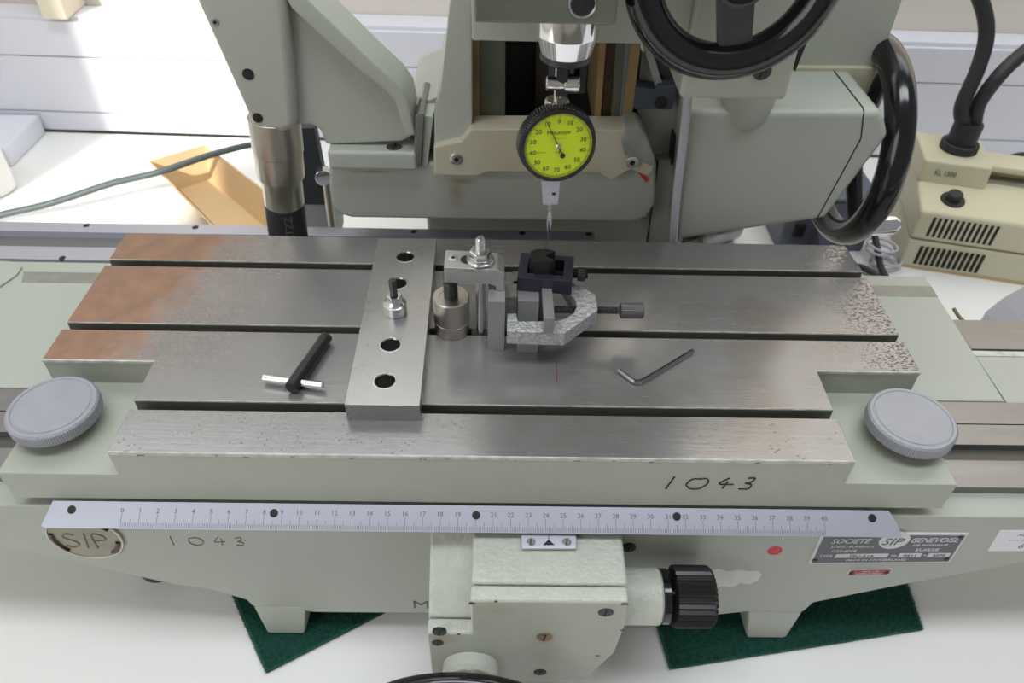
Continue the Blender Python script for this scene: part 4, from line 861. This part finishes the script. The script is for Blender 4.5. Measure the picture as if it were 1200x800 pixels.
# ---------------------------------------------------------------- background clutter
zr_ = -15.8
R1, R4, R2 = px(175, 188, z=zr_), px(248, 262, z=zr_), px(240, 169, z=zr_)
f1, f2 = px(210, 223, z=ZB + .1), px(247, 211, z=ZB + .1)
dl = (R4 - R1).normalized(); R4 = R1 + dl * 27; R3 = R2 + dl * 27 + Vector((2, 0, 0)); f4 = f1 + dl * 24; f3 = f2 + dl * 24 + Vector((1, 0, 0))
cb = thing('cardboard_tray', 'open tan cardboard box lying on the bench behind the bed', 'cardboard box', tuple((f1 + f3) / 2))
T = .25
def panel(nm, p, q, r, s_, nrm): obj(nm, MB().hull([p, q, r, s_], [v + nrm * T for v in (p, q, r, s_)], .03), CARD, cb)
panel('floor_panel', f1, f2, f3, f4, Vector((0, 0, 1)))
panel('side_panel', R1, R2, f2, f1, Vector((.3, -1, 0)).normalized()); panel('side_panel', R2, R3, f3, f2, Vector((-1, -.3, 0)).normalized())
panel('side_panel', R1, R4, f4, f1, Vector((-.9, -.4, 0)).normalized()); panel('side_panel', R4, R3, f3, f4, Vector((-.3, 1, 0)).normalized())
cp = [px(-30, 262, z=-19.8), px(0, 252, z=-19), px(60, 238, z=-18), px(130, 215, z=-16.4), px(185, 202, z=-15.0), px(245, 182, z=-15.0), px(292, 170, z=-15.3), px(330, 166, z=-17), px(360, 170, z=ZB + .4)]
obj('grey_cable', MB().tube(cp, .42, 12, 6), CABLE, label='grey cable crossing over the cardboard box on the left', cat='cable')
p = px(-6, 235, z=ZB); obj('white_bottle', MB().lathe([(2.6, 0), (3.0, .3), (3.0, 8), (2.0, 9.5), (1.0, 10), (1.0, 11.5)], (p.x - 1.6, p.y + 2.5, ZB), (0, 0, 1), 32), mat('white_plastic', srgb(236, 236, 232), .4), label='white plastic bottle cut off by the left edge', cat='bottle')
# things seen below the gear housing
jb = thing('junction_box', 'blue-grey metal box on the bench behind the table', 'box', (56, 46, ZB))
a = px(908, 290, z=ZB); b = px(1010, 296, z=ZB)
obj('box_body', MB().box(a.x, b.x, 50, 60, ZB, ZB + 7, .3), GREYBOX, jb); obj('box_lid', MB().box(a.x - .1, b.x + .1, 49.9, 60.1, ZB + 7.02, ZB + 7.5, .15), GREYBOX, jb)
p = px(937, 268, y=49.8); obj('latch', MB().box(p.x - .6, p.x + .6, 49.4, 50, p.z - 1, p.z + .6, .1), BLACK, jb)
mt = thing('small_motor', 'grey cylindrical motor lying on the bench under the gear housing', 'motor', (46, 52, ZB))
obj('motor_body', MB().cyl((44.5, 50, ZB + 2.3), (50.0, 53, ZB + 2.3), 2.3, ch=.3), STEEL_D, mt); obj('motor_shaft', MB().cyl((43.0, 49.2, ZB + 2.3), (44.5, 50, ZB + 2.3), .8), BLACK, mt)
rest = [[(41, 52, .5), (43, 46, .5), (42, 40, .5), (45, 36, .5)], [(64, 60, .6), (66.5, 52, 3), (66.5, 45, .8), (67.5, 41, .5), (66, 36, .5)], [(58, 35, .6), (60.5, 36, .8), (63, 37.5, .8), (64.5, 35, .5)], [(59.5, 40, .5), (61, 44, .6), (64, 46, .7), (66, 43, .6), (65, 39, .5)]]
labs = ['black cable curling on the bench under the gear housing', 'black cable looping beside the cream lamp box', 'short black cable nearest the saddle on the bench', 'black cable end lying near the saddle corner']
for r0, lb in zip(rest, labs): obj('black_cable', MB().tube([(x, y, ZB + z) for x, y, z in r0], .38, 10, 6), RUBBER, label=lb, cat='cable')
for k, lb in enumerate(('white cable coil nearest the cream lamp box', 'white cable coil beside the table corner')):
    mb = MB()
    for j in range(2): mb.torus((px(1034 - 10 * k, 312 - 4 * k, z=ZB).x + .3 * j, px(1034 - 10 * k, 312 - 4 * k, z=ZB).y + .3 * j, ZB + .5 + .45 * j + 1.5 * k), (.08 * j, .1, 1), 1.5 + .25 * j, .17, 40, 8)
    obj('white_cable', mb, WCABLE, label=lb, cat='cable')
p = px(1000, 300, z=-19); obj('dark_pouch', MB().hull([(57, 43, ZB), (61.5, 42, ZB), (63, 49, ZB), (58, 49, ZB)], [(57.5, 44, ZB + 4.5), (60.5, 43.5, ZB + 4), (62, 48, ZB + 4.8), (58.5, 48.5, ZB + 5)], .5), mat('purple_black_cloth', srgb(46, 42, 62), .8), label='dark purple-black pouch behind the table corner', cat='pouch')
gs = thing('grey_dust_cover', 'grey plastic sheet folded against the bed at the right edge', 'cover', (72, 30, -19.4))
mb = MB(); ridge = [px(1142, 388, y=22), px(1156, 366, y=25), px(1176, 350, y=28), px(1202, 336, y=32), px(1260, 318, y=34)]
foot_ = [Vector((p.x + 4, 20.5, p.z - 4)) for p in ridge]
for i in range(4): mb.hull([ridge[i], ridge[i + 1], foot_[i + 1], foot_[i]], [v - Vector((0, .05, .15)) for v in (ridge[i], ridge[i + 1], foot_[i + 1], foot_[i])])
obj('sheet', mb, SHEET, gs)
mb = MB()
for i in range(4):
    lo2 = [Vector((v.x + 1.5, v.y + 1, ZB + 1.1)) for v in (ridge[i], ridge[i + 1])]; q = [ridge[i], ridge[i + 1], lo2[1], lo2[0]]
    mb.hull(q, [v + Vector((0, .12, 0)) for v in q])
obj('sheet_back', mb, SHEET, gs)
obj('yellow_flex', MB().tube([px(1118, 362, z=-8), px(1124, 371, z=-8), px(1138, 386, z=-8), px(1142, 396, z=-8)], .16, 10, 4), mat('ochre_flex', srgb(120, 112, 76), .5), label='ochre flex along the right rear edge of the saddle', cat='cable')
